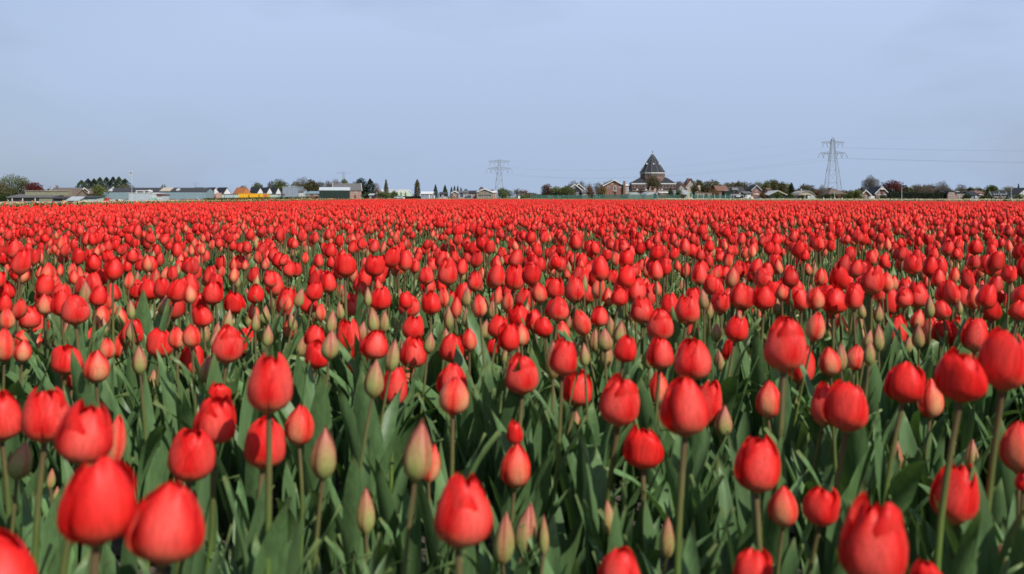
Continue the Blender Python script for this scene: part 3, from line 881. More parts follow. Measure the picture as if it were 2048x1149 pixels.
class Building:
    """front wall from photo column x0 to x1 at distance D; local x to the right, y away from the camera, z up"""
    def __init__(s, name, label, cat, x0, x1, D, yaw=0.0, group=None, base=None):
        s.D, s.m = D, D / FPX
        s.cx = (x0 + x1) / 2
        X = px2x(s.cx, D)
        s.gz = ground_z(X, D) if base is None else py2z(base, D)
        s.w = (x1 - x0) * s.m / max(.3, math.cos(yaw))
        s.root = empty(name, (X, D, s.gz), yaw, label=label, cat=cat, group=group)
    def z(s, py): return py2z(py, s.D) - s.gz
    def x(s, px): return (px - s.cx) * s.m
    def body(s, eave, ridge, depth, style, wall, roof, trim=None, ov=.35, x0=None, x1=None, y0=0.0, zb=-.4, name='wall', rname='roof', chim=()):
        xa, xb = (-s.w / 2, s.w / 2) if x0 is None else (s.x(x0), s.x(x1))
        e, r = s.z(eave), s.z(ridge)
        th = .22
        W, Rf = MB(), MB()
        if style == 'gable':                      # gable end faces the camera
            xm = (xa + xb) / 2
            W.prism([(xa, zb), (xb, zb), (xb, e), (xm, r - .02), (xa, e)], 'y', y0, y0 + depth)
            k = (r - e) / max(.1, xm - xa)
            Rf.prism([(xa - ov, e - ov * k + .03), (xm, r + .01), (xm, r + th), (xa - ov, e - ov * k + th)], 'y', y0 - ov, y0 + depth + ov)
            Rf.prism([(xb + ov, e - ov * k + .03), (xb + ov, e - ov * k + th), (xm, r + th), (xm, r + .01)], 'y', y0 - ov, y0 + depth + ov)
            if trim:
                t = max(.22, 1.3 * s.m)
                T = MB()
                T.prism([(xa - ov, e - ov * k - t + .1), (xm, r - t + .12), (xm, r + th + .05), (xa - ov, e - ov * k + th + .05)], 'y', y0 - ov - .1, y0 - ov - .01)
                T.build('bargeboard', trim, s.root)
                T = MB()
                T.prism([(xb + ov, e - ov * k - t + .1), (xb + ov, e - ov * k + th + .05), (xm, r + th + .05), (xm, r - t + .12)], 'y', y0 - ov - .1, y0 - ov - .01)
                T.build('bargeboard', trim, s.root)
        elif style == 'side':                     # roof slope faces the camera
            ym = y0 + depth / 2
            W.prism([(y0, zb), (y0 + depth, zb), (y0 + depth, e), (ym, r - .02), (y0, e)], 'x', xa, xb)
            k = (r - e) / (depth / 2)
            Rf.prism([(y0 - ov, e - ov * k + .03), (ym, r + .01), (ym, r + th), (y0 - ov, e - ov * k + th)], 'x', xa - ov * .6, xb + ov * .6)
            Rf.prism([(y0 + depth + ov, e - ov * k + .03), (y0 + depth + ov, e - ov * k + th), (ym, r + th), (ym, r + .01)], 'x', xa - ov * .6, xb + ov * .6)
            if trim:
                t = max(.25, 1.2 * s.m)
                for q, d in ((xa - ov * .6 - .12, .11), (xb + ov * .6 + .01, .11)):
                    T = MB()
                    T.prism([(y0 - ov, e - ov * k - t + .1), (ym, r - t + .15), (y0 + depth + ov, e - ov * k - t + .1), (y0 + depth + ov, e - ov * k + th), (ym, r + th + .06), (y0 - ov, e - ov * k + th)], 'x', q, q + d)
                    T.build('bargeboard', trim, s.root)
        elif style == 'hip':
            W.box(xa, xb, y0, y0 + depth, zb, e)
            q = min(depth / 2, (xb - xa) * .35)
            vs = [(xa - ov, y0 - ov, e), (xb + ov, y0 - ov, e), (xb + ov, y0 + depth + ov, e), (xa - ov, y0 + depth + ov, e),
                  (xa + q, y0 + depth / 2, r), (xb - q, y0 + depth / 2, r)]
            Rf.add(vs, [(0, 1, 5, 4), (1, 2, 5), (2, 3, 4, 5), (3, 0, 4), (3, 2, 1, 0)])
        elif style == 'mono':                     # single slope rising away from the camera
            W.prism([(y0, zb), (y0 + depth, zb), (y0 + depth, r - .02), (y0, e - .02)], 'x', xa, xb)
            Rf.prism([(y0 - ov, e), (y0 + depth + ov, r), (y0 + depth + ov, r + th), (y0 - ov, e + th)], 'x', xa - ov * .6, xb + ov * .6)
        else:                                     # flat
            W.box(xa, xb, y0, y0 + depth, zb, e)
            Rf.box(xa - ov * .4, xb + ov * .4, y0 - ov * .4, y0 + depth + ov * .4, e + .004, e + max(.15, r - e if False else .18))
        s.wall = W.build(name, wall, s.root)
        s.roof = Rf.build(rname, roof, s.root)
        s.y0 = y0
        for c in chim: s.chimney(*c)
        return s
    def chimney(s, px, ptop, pbot, wpx=3.0, mat=None, y=None):
        w = wpx * s.m / 2
        y = 1.2 if y is None else y
        c = MB().box(s.x(px) - w, s.x(px) + w, y - w, y + w, s.z(pbot), s.z(ptop))
        o = c.build('chimney', mat or MT['brick'], s.roof)
        return o
    def win(s, x0, x1, y0, y1, frame='white', pane='glass', y=None, bars=1):
        """a window in the front wall: frame, bars, a recessed pane"""
        xa, xb, zt, zb = s.x(x0), s.x(x1), s.z(y0), s.z(y1)
        y = s.y0 if y is None else y
        t = min(max(.08, .45 * s.m), (xb - xa) * .22)
        F = MB().box(xa, xb, y - .10, y - .004, zt - t, zt).box(xa, xb, y - .12, y - .004, zb, zb + t)
        F.box(xa, xa + t, y - .10, y - .004, zb + t, zt - t).box(xb - t, xb, y - .10, y - .004, zb + t, zt - t)
        for i in range(bars):
            q = xa + (xb - xa) * (i + 1) / (bars + 1)
            F.box(q - t * .4, q + t * .4, y - .09, y - .005, zb + t, zt - t)
        f = F.build('window', MT[frame], s.root)
        MB().box(xa + t * .9, xb - t * .9, y - .045, y - .006, zb + t * .9, zt - t * .9).build('pane', MT[pane], f)
        return f
    def box(s, name, mat, x0, x1, y0, y1, ya=-.08, yb=-.004, parent=None):
        return MB().box(s.x(x0), s.x(x1), ya, yb, s.z(y1), s.z(y0)).build(name, MT[mat], parent or s.root)
    def door(s, x0, x1, y0, y1, mat='glass', frame='white'):
        f = s.box('door', mat, x0, x1, y0, y1, s.y0 - .06, s.y0 - .004)
        xa, xb, zt, zb = s.x(x0), s.x(x1), s.z(y0), s.z(y1)
        t = .14
        MB().box(xa - t, xa, s.y0 - .1, s.y0 - .003, zb, zt + t).box(xb, xb + t, s.y0 - .1, s.y0 - .003, zb, zt + t).box(xa, xb, s.y0 - .1, s.y0 - .003, zt, zt + t).build('door_frame', MT[frame], f)
        return f

# ------------------------------------------------------------------ trees
def quads(C, N, size, rng, col, elong=1.0):
    """randomly turned small quads at the points C, roughly facing N"""
    n = len(C)
    d = N + rng.normal(0, .9, (n, 3)); d /= np.linalg.norm(d, axis=1, keepdims=True) + 1e-9
    a = np.cross(d, rng.normal(0, 1, (n, 3))); a /= np.linalg.norm(a, axis=1, keepdims=True) + 1e-9
    b = np.cross(d, a)
    s = (size * rng.uniform(.6, 1.4, n))[:, None]
    V = np.stack([C - a * s * elong, C - b * s * .62, C + a * s * elong, C + b * s * .62], 1).reshape(-1, 3)
    i = np.arange(n)[:, None] * 4
    T = np.concatenate([i + np.array([[0, 1, 2]]), i + np.array([[0, 2, 3]])])
    return V, T, np.repeat(col, 4, 0)

TC = dict(green=(.060, .092, .026), spring=(.135, .165, .045), olive=(.092, .096, .036), brown=(.10, .078, .048), grey=(.115, .10, .085), dark=(.020, .032, .016),
          copper=(.105, .022, .022), rust=(.20, .075, .045), blue=(.075, .10, .085), bare=(.125, .105, .085), hedge=(.022, .032, .016), pale=(.21, .19, .15))
GROUP = {}
def tree(name, label, px, D, top, half, kind='leafy', col='green', col2=None, base=None, n=None, cat='tree', group='trees behind the field', trunkpx=None, seed=None, lobes=7, botfrac=.12, dens=1.0):
    """crown between photo rows top..ground, half = half width in photo columns"""
    sd = seed if seed is not None else int(px * 13 + top) % 9973
    rng = np.random.default_rng(sd); rr = random.Random(sd)
    X, m = px2x(px, D), D / FPX
    gz = ground_z(X, D) if base is None else py2z(base, D)
    H = py2z(top, D) - gz
    Rr = half * m * (1.12 if kind in ('leafy', 'sparse', 'bush', 'bare') else 1.0)
    root = empty(name, (X, D, gz), label=label, cat=cat, group=group)
    area = (2 * half) * max(4, (H / m))
    c1 = np.array(TC[col]); c2 = np.array(TC[col2 or col])
    tw = MB()
    tr = max(.10, min(.35, .018 * H + .05))
    if kind in ('leafy', 'bush', 'sparse'):
        n = n or int(min(3400, max(260, area * (2.3 if kind != 'sparse' else 1.25) * dens)))
        b0 = H * (botfrac if kind != 'bush' else 0.0)
        L = []
        for i in range(lobes):
            u = rr.uniform(0, 6.28); q = rr.uniform(.25, .68) * Rr
            zz = b0 + (H - b0) * rr.uniform(.22, .74)
            fr = 1 - .35 * abs((zz - b0) / (H - b0) - .45)
            L.append((q * math.cos(u) * fr, q * math.sin(u) * fr, zz, Rr * rr.uniform(.38, .58), (H - b0) * rr.uniform(.18, .28)))
        L.append((0, 0, b0 + (H - b0) * .72, Rr * .55, (H - b0) * .28))
        for _ in range(4): L.append((0, 0, b0 + (H - b0) * .47, Rr * .96, (H - b0) * .50))
        if kind == 'bush': L.append((0, 0, H * .25, Rr * .95, H * .3))
        li = rng.integers(0, len(L), n)
        La = np.array(L)[li]
        d = rng.normal(0, 1, (n, 3)); d /= np.linalg.norm(d, axis=1, keepdims=True)
        rad = rng.uniform(.25, 1.06, (n, 1)) ** .55
        C = La[:, :3] + d * rad * np.stack([La[:, 3], La[:, 3], La[:, 4]], 1)
        C[:, 2] = np.clip(C[:, 2], .1 if kind == 'bush' else b0 * .8, H)
        lobe_c = rng.uniform(.72, 1.22, len(L))[li]
        mixv = np.clip(rng.normal(.5, .3, n) + (li % 2 - .5) * .5, 0, 1)[:, None]
        cc = (c1 * (1 - mixv) + c2 * mixv) * (lobe_c * rng.uniform(.7, 1.25, n))[:, None]
        V, T, K = quads(C, d, max(.11, 1.15 * m) * (1 if kind != 'sparse' else .85), rng, cc)
        link('crown', np_mesh('crown', V, T, K, (M_CROWN,), None, False), root)
        tw.bar((0, 0, -.2), (0, 0, H * .45), tr, tr * .6, 6)
        for i in range(6):
            l = L[i % len(L)]
            tw.bar((0, 0, H * rr.uniform(.2, .42)), (l[0], l[1], l[2]), tr * .45, tr * .12, 4)
    elif kind == 'bare':
        tips = []
        def limb(p, d, ln, r, lev):
            q = p + d * ln
            tw.bar(p, q, r, r * .62, 5 if lev < 2 else 3)
            if lev >= 3:
                tips.append((q, d)); return
            for _ in range(rr.choice([3, 3, 4]) if lev else 6):
                nd = (d + Vector((rr.gauss(0, .55), rr.gauss(0, .55), rr.gauss(.16, .3)))).normalized()
                limb(p + d * ln * rr.uniform(.55, 1), nd, ln * rr.uniform(.55, .8), max(.022, r * .5), lev + 1)
        limb(Vector((0, 0, -.2)), Vector((0, 0, 1)), H * .34, tr, 0)
        # fit the twigs to the crown's real outline
        vs = np.array(tw.v)
        sx_ = Rr / max(1e-3, np.abs(vs[:, 0]).max()); sz_ = H / max(1e-3, vs[:, 2].max())
        f = np.array([sx_ * .9, sx_ * .9, sz_ * .93])
        vs2 = vs * np.where((vs[:, 2:3] > H * .1), f, np.array([1, 1, sz_]))
        tw.v = [tuple(p) for p in vs2]
        tp = np.array([tuple(q) for q, _ in tips]) * f
        td = np.array([tuple(d) for _, d in tips])
        nt = int(dens * (n or min(3000, max(300, area * 2.0))))
        u3 = rng.normal(0, 1, (nt, 3)); u3 /= np.linalg.norm(u3, axis=1, keepdims=True)
        u3 *= rng.uniform(0, 1, (nt, 1)) ** .42 * (1 + .10 * np.sin(u3[:, :1] * 7 + sd) + .08 * np.sin(u3[:, 2:] * 9 + sd * 2))
        C = u3 * np.array([Rr * .97, Rr * .97, H * .41]) + np.array([0, 0, H * .57])
        C[:, 2] = np.clip(C[:, 2], H * .08, H)
        dd = (C - np.array([0, 0, H * .15])); dd /= np.linalg.norm(dd, axis=1, keepdims=True)
        dd += rng.normal(0, .35, dd.shape); dd /= np.linalg.norm(dd, axis=1, keepdims=True)
        side = np.cross(dd, rng.normal(0, 1, dd.shape)); side /= np.linalg.norm(side, axis=1, keepdims=True)
        C = C - dd * .5; ln = rng.uniform(.6, 1.5, (len(C), 1)) * max(.35, 2.4 * m); wd = max(.022, .20 * m)
        V = np.stack([C - side * wd, C + side * wd, C + dd * ln], 1).reshape(-1, 3)
        T = np.arange(len(V)).reshape(-1, 3)
        mixv = rng.uniform(0, 1, (len(C), 1))
        K = np.repeat((c1 * (1 - mixv) + c2 * mixv) * rng.uniform(.7, 1.25, (len(C), 1)), 3, 0)
        link('crown', np_mesh('crown', V, T, K, (M_CROWN,), None, False), root)
    elif kind in ('conifer', 'poplar', 'pine'):
        n = n or int(min(2200, max(220, area * 2.6 * dens)))
        t = rng.uniform(0, 1, n) ** (.8 if kind == 'conifer' else 1)
        a = rng.uniform(0, 6.283, n)
        if kind == 'conifer':
            lay = .75 + .25 * np.abs(np.sin(t * 16 + sd)); rmax = Rr * (1 - t) ** .85 * lay + .05
        elif kind == 'poplar':
            rmax = Rr * np.interp(t, [0, .1, .3, .75, 1], [.45, .75, 1, .8, .12])
        else:
            rmax = Rr * np.interp(t, [0, .25, .55, .75, .9, 1], [.95, 1, .98, .62, .28, .04]) * (.8 + .2 * np.sin(a * 3 + t * 9))
        q = rmax * rng.uniform(.2, 1, n) ** .5
        C = np.stack([q * np.cos(a), q * np.sin(a), H * (.06 + .94 * t)], 1)
        N = np.stack([np.cos(a), np.sin(a), np.full(n, .2)], 1)
        mixv = rng.uniform(0, 1, (n, 1))
        K = (c1 * (1 - mixv) + c2 * mixv) * (rng.uniform(.6, 1.35, n))[:, None]
        V, T, K = quads(C, N, max(.12, 1.0 * m), rng, K)
        link('crown', np_mesh('crown', V, T, K, (M_CROWN,), None, False), root)
        tw.bar((0, 0, -.2), (0, 0, H * .9), tr * .9, tr * .15, 6)
    elif kind == 'pollard':
        tw.bar((0, 0, -.2), (0, 0, H * .55), tr * 1.2, tr, 6)
        for i in range(9):
            u = 6.28 * i / 9
            k = Vector((.55 * Rr * math.cos(u), .55 * Rr * math.sin(u), H * rr.uniform(.62, .8)))
            tw.bar((0, 0, H * .5), k, tr * .6, tr * .55, 5)
            for _ in range(5):
                tw.bar(k, k + Vector((rr.gauss(0, .3) * Rr + .4 * Rr * math.cos(u), rr.gauss(0, .3) * Rr, H * rr.uniform(.08, .22))), .06, .03, 3)
    tw.build('trunk', M_BARK, root)
    return root

def bush(label, px, D, top, half, col='green', col2=None, cat='bush', name='bush', group='bushes before the far buildings', **k):
    return tree(name, label, px, D, top, half, 'bush', col, col2, cat=cat, group=group, **k)

def hedge(name, label, x0, x1, D, top, col, depth=2.0, cat='hedge', y1=None, D1=None, seed=3):
    """a clipped or loose hedge between two photo columns"""
    rng = np.random.default_rng(seed)
    D1 = D1 or D
    xa, xb = px2x(x0, D), px2x(x1, D1)
    L = math.hypot(xb - xa, D1 - D); m = D / FPX
    h = max(py2z(top, D) - ground_z(xa, D), .8)
    n = int(min(5000, L / m * h / m * 1.6 + 200))
    u = rng.uniform(0, 1, n); w = rng.uniform(-.5, .5, n) * depth
    hh = h * ((.80 + .12 * np.sin(u * L * .31 + seed) + .10 * np.sin(u * L * .83 + 2 * seed) + .06 * rng.normal(0, 1, n)) if cat == 'wood' else np.ones(n))
    sfc = rng.integers(0, 3, n)
    zz = np.where(sfc == 0, hh * rng.uniform(.9, 1.02, n), hh * rng.uniform(.02, 1, n))
    w = np.where(sfc > 0, -.5 * depth + rng.normal(0, .12, n), w)
    x = u * (xb - xa); y = u * (D1 - D) + w
    gz = np.array([ground_z(xa + a, D + b) for a, b in zip(x, y)]) - ground_z(xa, D)
    C = np.stack([x, y, zz + gz], 1)
    N = np.stack([np.zeros(n), -np.ones(n), np.full(n, .6)], 1)
    K = np.array(TC[col])[None] * rng.uniform(.65, 1.35, (n, 1)) * ((1 + .25 * np.sin(u * L * .5 + seed))[:, None] if cat == 'wood' else 1) + (np.array([.012, .016, 0]) * (np.sin(u * L * .37 + 3 * seed) > 0)[:, None] if cat == 'wood' else 0)
    V, T, K = quads(C, N, max(.15, 1.1 * m), rng, K)
    root = empty(name, (xa, D, ground_z(xa, D)), label=label, cat=cat)
    link('foliage', np_mesh('foliage', V, T, K, (M_CROWN,), None, False), root)
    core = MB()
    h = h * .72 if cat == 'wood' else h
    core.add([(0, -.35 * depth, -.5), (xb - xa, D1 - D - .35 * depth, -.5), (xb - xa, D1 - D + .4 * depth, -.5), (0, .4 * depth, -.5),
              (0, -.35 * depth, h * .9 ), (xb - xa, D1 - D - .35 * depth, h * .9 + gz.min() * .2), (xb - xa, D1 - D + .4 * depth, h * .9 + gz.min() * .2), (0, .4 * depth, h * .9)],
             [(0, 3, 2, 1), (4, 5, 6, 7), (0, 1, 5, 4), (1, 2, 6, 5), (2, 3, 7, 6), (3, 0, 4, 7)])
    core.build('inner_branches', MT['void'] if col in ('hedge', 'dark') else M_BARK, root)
    return root
# ------------------------------------------------------------------ far side of the field, left to right
# --- trees and farm at far left
tree('deciduous_tree', 'broad tree with pale green top at the far left picture edge', 22, 345, 347, 30, 'leafy', 'spring', 'olive', dens=1.2)
tree('deciduous_tree', 'dull olive tree cut by the left picture edge below the pale green top', -6, 335, 362, 26, 'leafy', 'olive', 'brown', dens=1.2)
tree('deciduous_tree', 'greyish brown tree between the pale green tree and the copper-red one at far left', 46, 350, 360, 18, 'sparse', 'brown', 'grey')
tree('copper_tree', 'dark copper-red tree behind the low farm shed at far left', 70, 340, 364, 17, 'leafy', 'copper', 'copper', lobes=6)
bush('dark green bush left of the low farm shed', 8, 300, 388, 14, 'green', 'dark')
b = Building('farmhouse', 'long grey-roofed farmhouse with chimney behind the far left sheds', 'house', 97, 156, 305)
b.body(386, 377, 8, 'side', MT['pbrick'], MT['groof'], MT['white'], chim=[(105, 371.5, 381, 2.6, MT['brown'], 3.2), (101.5, 369, 381, .8, MT['steel'], 3.4)])
MB().prism([(b.x(140) - .0, b.z(385.2)), (b.x(147), b.z(385.2)), (b.x(147), b.z(383.6)), (b.x(140), b.z(383.6))], 'y', .2, 1.2).build('skylight', MT['lblue'], b.roof)
b.win(108, 112, 388, 393); b.win(122, 126, 388, 393)
b = Building('barn', 'brown-roofed barn between the long farm shed and the mint green shed', 'barn', 103, 150, 285)
b.body(394, 380, 9, 'side', MT['timber'], MT['broof'])
b.box('door', 'void', 114, 120, 396, 404); b.box('board_panel', 'conc', 126, 146, 397, 405)
b = Building('farm_shed', 'long low farm shed with pale clerestory strip and open dark front, far left', 'shed', 15, 104, 272)
b.body(396, 390, 7, 'mono', MT['conc'], MT['groof'])
b.box('upper_wall', 'olive', 34, 121, 382.6, 391, 4.5, 7.0); b.box('fascia', 'cream', 33.5, 121.5, 381.6, 382.6, 4.3, 7.2)
b.box('opening', 'void', 17, 78, 396.8, 402.5); b.box('wall_panel', 'olive', 79, 103, 397.2, 406.5)
for p in (25, 46, 71): b.box('post', 'white', p - .8, p + .8, 396.8, 403, -.22, -.09)
b.box('low_wall', 'grey', 12, 108, 403, 409, -2.2, -1.9)
b = Building('lean_to', 'small dark-roofed lean-to with a grey base right of the long farm shed', 'shed', 105, 134, 262)
b.body(398, 395.5, 4, 'mono', MT['conc'], MT['dark']); b.box('opening', 'void', 108, 124, 398.6, 402.5); b.box('gate', 'navy', 104.5, 108, 400, 407)
b = Building('cold_frame', 'pale sloping translucent lean-to between two dark farm roofs', 'shed', 134, 157, 258)
b.body(402.5, 395, 3, 'mono', MT['conc'], MT['film'])
b = Building('garden_shed', 'mint grey shed with flat dark sloping roof, left of the long hall', 'shed', 157, 192, 266)
b.body(397, 394, 5, 'mono', MT['gpale'], MT['dark']); b.box('wall_panel', 'lblue', 176, 191.6, 398.2, 406)
b = Building('small_house', 'small house with a white pointed gable showing before the dark pines', 'house', 166, 177, 312)
b.body(386, 379, 6, 'gable', MT['cream'], MT['broof'], MT['white']); b.win(169.5, 173.5, 383, 387)
for i, (px, top, hf, lab) in enumerate([(163, 362, 11, 'leftmost, rounded dark pine of the dense pine group'), (176, 358, 11, 'second dark pine from the left in the dense pine group'),
        (188, 357, 10, 'third dark pine from the left in the dense pine group'), (200, 353, 10, 'dark pine with twin tops in the middle of the pine group'),
        (213, 356, 11, 'broad dark pine right of the twin-topped one in the pine group'), (226, 354, 10, 'sharp-topped dark pine third from the right in the pine group'),
        (238, 353, 10, 'tallest dark pine, second from the right in the pine group'), (250, 356, 11, 'last dark pine at the right end of the pine group beside the flagpole')]):
    tree('pine_tree', lab, px, 350 + (i % 3) * 6, top + (i * 5) % 4 - 1, hf * 1.9, 'pine', 'dark', 'green' if i % 3 == 0 else 'dark', group='dark pines behind the hall', dens=1.3)
bush('olive green bush left of the grey-blue hall', 197, 318, 369, 20, 'spring', 'olive')
bush('low dark bush behind the mint grey shed', 170, 310, 386, 12, 'green', 'dark')
bush('brownish bushy tree in front of the pines by the flagpole', 252, 342, 368, 20, 'brown', 'olive')
bush('small brown tree above the hall roof right of the pale rooftop frame', 327, 380, 368, 8, 'brown', 'grey')
# --- long grey-blue hall
b = Building('industrial_hall', 'long low grey-blue clad hall with dark roof, white block in front of it', 'hall', 205, 412, 318)
b.body(385, 377, 9, 'side', MT['blue'], MT['dark'], ov=.1)
for xa, xb in ((205, 231.5), (310, 349.5), (362, 410)): b.box('brick_base', 'pbrick', xa + .1, xb - .1, 398.9, 405, -.10, -.006)
hall = b
for i in range(4):
    for (xa, xb) in ((205, 257), (310, 360), (360, 410)):
        b.box('cladding_panel', 'blue', xa + .12, xb - .12, 385.2 + i * 3.35, 388.4 + i * 3.35, -.20, -.06)
for p in (232, 237, 242, 247): b.win(p, p + 4.4, 398.8, 402.5, y=-.06)
for p in (350, 354, 358): b.win(p, p + 3.6, 397, 401.5, y=-.06)
b.box('post', 'lblue', 395, 396.6, 394, 399, -.3, -.06)
sl = (hall.z(377) - hall.z(385)) / 4.5
def on_roof(name, mat, x0, x1, t0, t1, lift=.24, th=.12, par=None):
    """a sheet lying on the hall's front roof slope; t along the slope depth (m)"""
    xa, xb = hall.x(x0), hall.x(x1)
    e = hall.z(385)
    MB().prism([(t0, e + sl * t0 + lift), (t1, e + sl * t1 + lift), (t1, e + sl * t1 + lift + th), (t0, e + sl * t0 + lift + th)], 'x', xa, xb).build(name, MT[mat], par or hall.roof)
on_roof('roof_panel', 'cream', 318, 339, .3, 4.3); on_roof('skylight', 'pale', 350, 356, 1.0, 2.4, th=.3)
on_roof('ridge_board', 'white', 216, 217.2, .2, 4.4, th=.3); on_roof('skylight', 'pale', 219, 223, .2, 1.2, th=.4)
b = Building('white_block', 'white flat-topped annexe block in front of the grey-blue hall', 'building', 257, 301, 308)
b.body(387, 387, 8, 'flat', MT['pale'], MT['white'])
b.win(279, 281.5, 397, 399.2); b.win(283.5, 286, 397, 399.2)
for i in range(4): b.box('wall_panel', 'lblue', 257.3 + 11 * i, 267.7 + 11 * i, 387.4, 403.6, -.05, -.006)
b = Building('entrance_annexe', 'pale annexe with a mint green door right of the white block', 'building', 301.5, 314, 309)
b.body(388, 388, 7, 'flat', MT['pale'], MT['white']); b.box('door', 'mint', 308, 313, 396, 403.5); b.box('door', 'mint', 302, 306, 396, 399.5)
b = Building('gatehouse', 'small pale grey annexe with plum fascia before the grey-blue hall', 'building', 313.6, 325, 306)
b.body(391.5, 391.5, 6, 'flat', MT['pale'], MT['groof']); b.box('fascia', 'plum', 313, 325.6, 389.2, 391.8, -.3, 6.1)
for r_ in (393, 398):
    for p in (315, 318.5, 322): b.win(p, p + 2, r_, r_ + 1.6, 'white', 'bgrey', bars=0)
b = Building('rooftop_frame', 'white open steel frame standing above the white block', 'frame', 272, 304, 313, base=386.8)
fr = MB()
for p in (272.5, 288, 298, 302): fr.box(b.x(p) - .12, b.x(p) + .12, 0, .25, 0, b.z(382))
fr.build('post', MT['white'], b.root)
MB().box(b.x(272), b.x(303), -.1, .35, b.z(382.6), b.z(381.3)).build('beam', MT['white'], b.root)
MB().prism([(b.x(294), b.z(382)), (b.x(303.5), b.z(384)), (b.x(303), b.z(381.2)), (b.x(298), b.z(380.2))], 'y', -.2, .9).build('hood', MT['white'], b.root)
# flagpole and flag
X = px2x(263.5, 304); g0 = ground_z(X, 304)
rt = empty('flagpole', (X, 304, g0), label='thin white flagpole rising above the grey-blue hall', cat='flagpole')
MB().lathe([(.07, 0), (.045, 4), (.028, py2z(343.5, 304) - g0)], 6).build('pole', MT['white'], rt)
MB().lathe([(.30, 0), (.26, .4), (.13, .5)], 8).build('base', MT['pale'], rt)
fl = empty('flag', (X, 304, py2z(350, 304)), label='small white flag with dark stripes at the flagpole top', cat='flag')
for i, z_ in enumerate((0, .19, .38, .57, .76)):
    f = MB(); n_ = 5
    for k in range(n_):
        xa, xb = -.75 + 1.0 * k / n_, -.75 + 1.0 * (k + 1) / n_
        ya, yb = .12 * math.sin(k * 1.4), .12 * math.sin((k + 1) * 1.4)
        f.add([(xa, ya, z_), (xb, yb, z_), (xb, yb, z_ + .185), (xa, ya, z_ + .185), (xa, ya + .02, z_), (xb, yb + .02, z_), (xb, yb + .02, z_ + .185), (xa, ya + .02, z_ + .185)], [(0, 1, 2, 3), (7, 6, 5, 4), (0, 4, 5, 1), (3, 2, 6, 7)])
    f.build('stripe', MT['white'] if i % 2 == 0 else MT['navy'], fl)

# vehicles -----------------------------------------------------------
def vehicle(name, label, cat, px, D, length, paint, kind, flip=False, base=None, group=None, k=1.0):
    """a parked vehicle seen side-on: body, cab or glasshouse, wheels, windows"""
    X = px2x(px, D); z0 = ground_z(X, D) if base is None else py2z(base, D)
    rt = empty(name, (X, D, z0), math.pi if flip else 0, label=label, cat=cat, group=group)
    L = length
    rt.scale = (k, k, k)
    wd = 1.75 if kind == 'car' else 2.1
    def pr(name, mat, pts, inset=0.0, par=None):
        return MB().prism([(u * L - L / 2, z) for u, z in pts], 'y', -wd / 2 + inset, wd / 2 - inset).build(name, MT[mat], par or rt)
    if kind == 'car':
        pr('body', paint, [(0, .35), (.0, .75), (.05, .88), (.28, .95), (.40, 1.40), (.75, 1.44), (.90, 1.0), (.99, .92), (1, .4), (.95, .28), (.05, .28)])
        for a in (-1, 1):
            y = a * (wd / 2 + .012)
            ya, yb = (y - .012, y + .0) if a > 0 else (y, y + .012)
            MB().prism([(u * L - L / 2, z) for u, z in [(.33, .97), (.42, 1.34), (.56, 1.37), (.56, .97)]], 'y', ya, yb).build('window', MT['glass'], rt)
            MB().prism([(u * L - L / 2, z) for u, z in [(.58, .97), (.58, 1.37), (.74, 1.38), (.84, 1.0)]], 'y', ya, yb).build('window', MT['glass'], rt)
        MB().box(-L / 2 - .02, -L / 2 + .06, -.8, -.45, .6, .76).build('headlight', MT['white'], rt)
    elif kind == 'van':
        pr('body', paint, [(0, .4), (.02, .95), (.12, 1.15), (.20, 1.95), (.27, 2.2), (.98, 2.25), (1, .45), (.95, .32), (.05, .32)])
        for a in (-1, 1):
            y = a * (wd / 2 + .012); ya, yb = (y - .012, y) if a > 0 else (y, y + .012)
            MB().prism([(u * L - L / 2, z) for u, z in [(.16, 1.2), (.22, 1.85), (.36, 1.88), (.36, 1.2)]], 'y', ya, yb).build('window', MT['glass'], rt)
    elif kind == 'truck':
        pr('cab', paint, [(0, .5), (.0, 1.4), (.04, 2.3), (.22, 2.4), (.22, .5)])
        MB().box(-L / 2 + .24 * L, L / 2, -wd / 2, wd / 2, .85, 1.05).build('bed', MT['steel'], rt)
        for i in range(4): MB().box(-L / 2 + (.30 + .16 * i) * L, -L / 2 + (.42 + .16 * i) * L, -wd / 2 + .1, wd / 2 - .1, 1.055, 1.5 + .2 * (i % 2)).build('load', MT[('white', 'pale', 'plum', 'white')[i]], rt)
        MB().box(-L / 2 + .03 * L, -L / 2 + .15 * L, -wd / 2 - .015, -wd / 2, 1.45, 2.15).build('window', MT['glass'], rt)
    elif kind == 'box':
        pr('cab', paint, [(0, .5), (.02, 1.3), (.10, 2.1), (.26, 2.2), (.26, .5)])
        MB().box(-L / 2 + .28 * L, L / 2, -wd / 2, wd / 2, .7, 2.7).build('cargo_box', MT['white'], rt)
        MB().box(-L / 2 + .1 * L, -L / 2 + .22 * L, -wd / 2 - .015, -wd / 2, 1.35, 2.0).build('window', MT['glass'], rt)
    for u in (.19, .80):
        for a in (-1, 1):
            w = MB(); cx_, r_ = u * L - L / 2, .34 if kind == 'car' else .42
            n_ = 12
            pts = [(cx_ + r_ * math.cos(6.2832 * k / n_), r_ + r_ * math.sin(6.2832 * k / n_)) for k in range(n_)]
            y = a * (wd / 2 - .10)
            wh = w.prism(pts, 'y', y - .12, y + .12).build('wheel', MT['rubber'], rt)
            pts = [(cx_ + r_ * .55 * math.cos(6.2832 * k / n_), r_ + r_ * .55 * math.sin(6.2832 * k / n_)) for k in range(n_)]
            MB().prism(pts, 'y', y + a * .121 - .008, y + a * .121 + .008).build('rim', MT['steel'], wh)
    return rt
vehicle('flatbed_truck', 'red flatbed truck with pale load parked before the grey-blue hall', 'truck', 228, 298, 8.6, 'red', 'truck', k=.62, base=406)

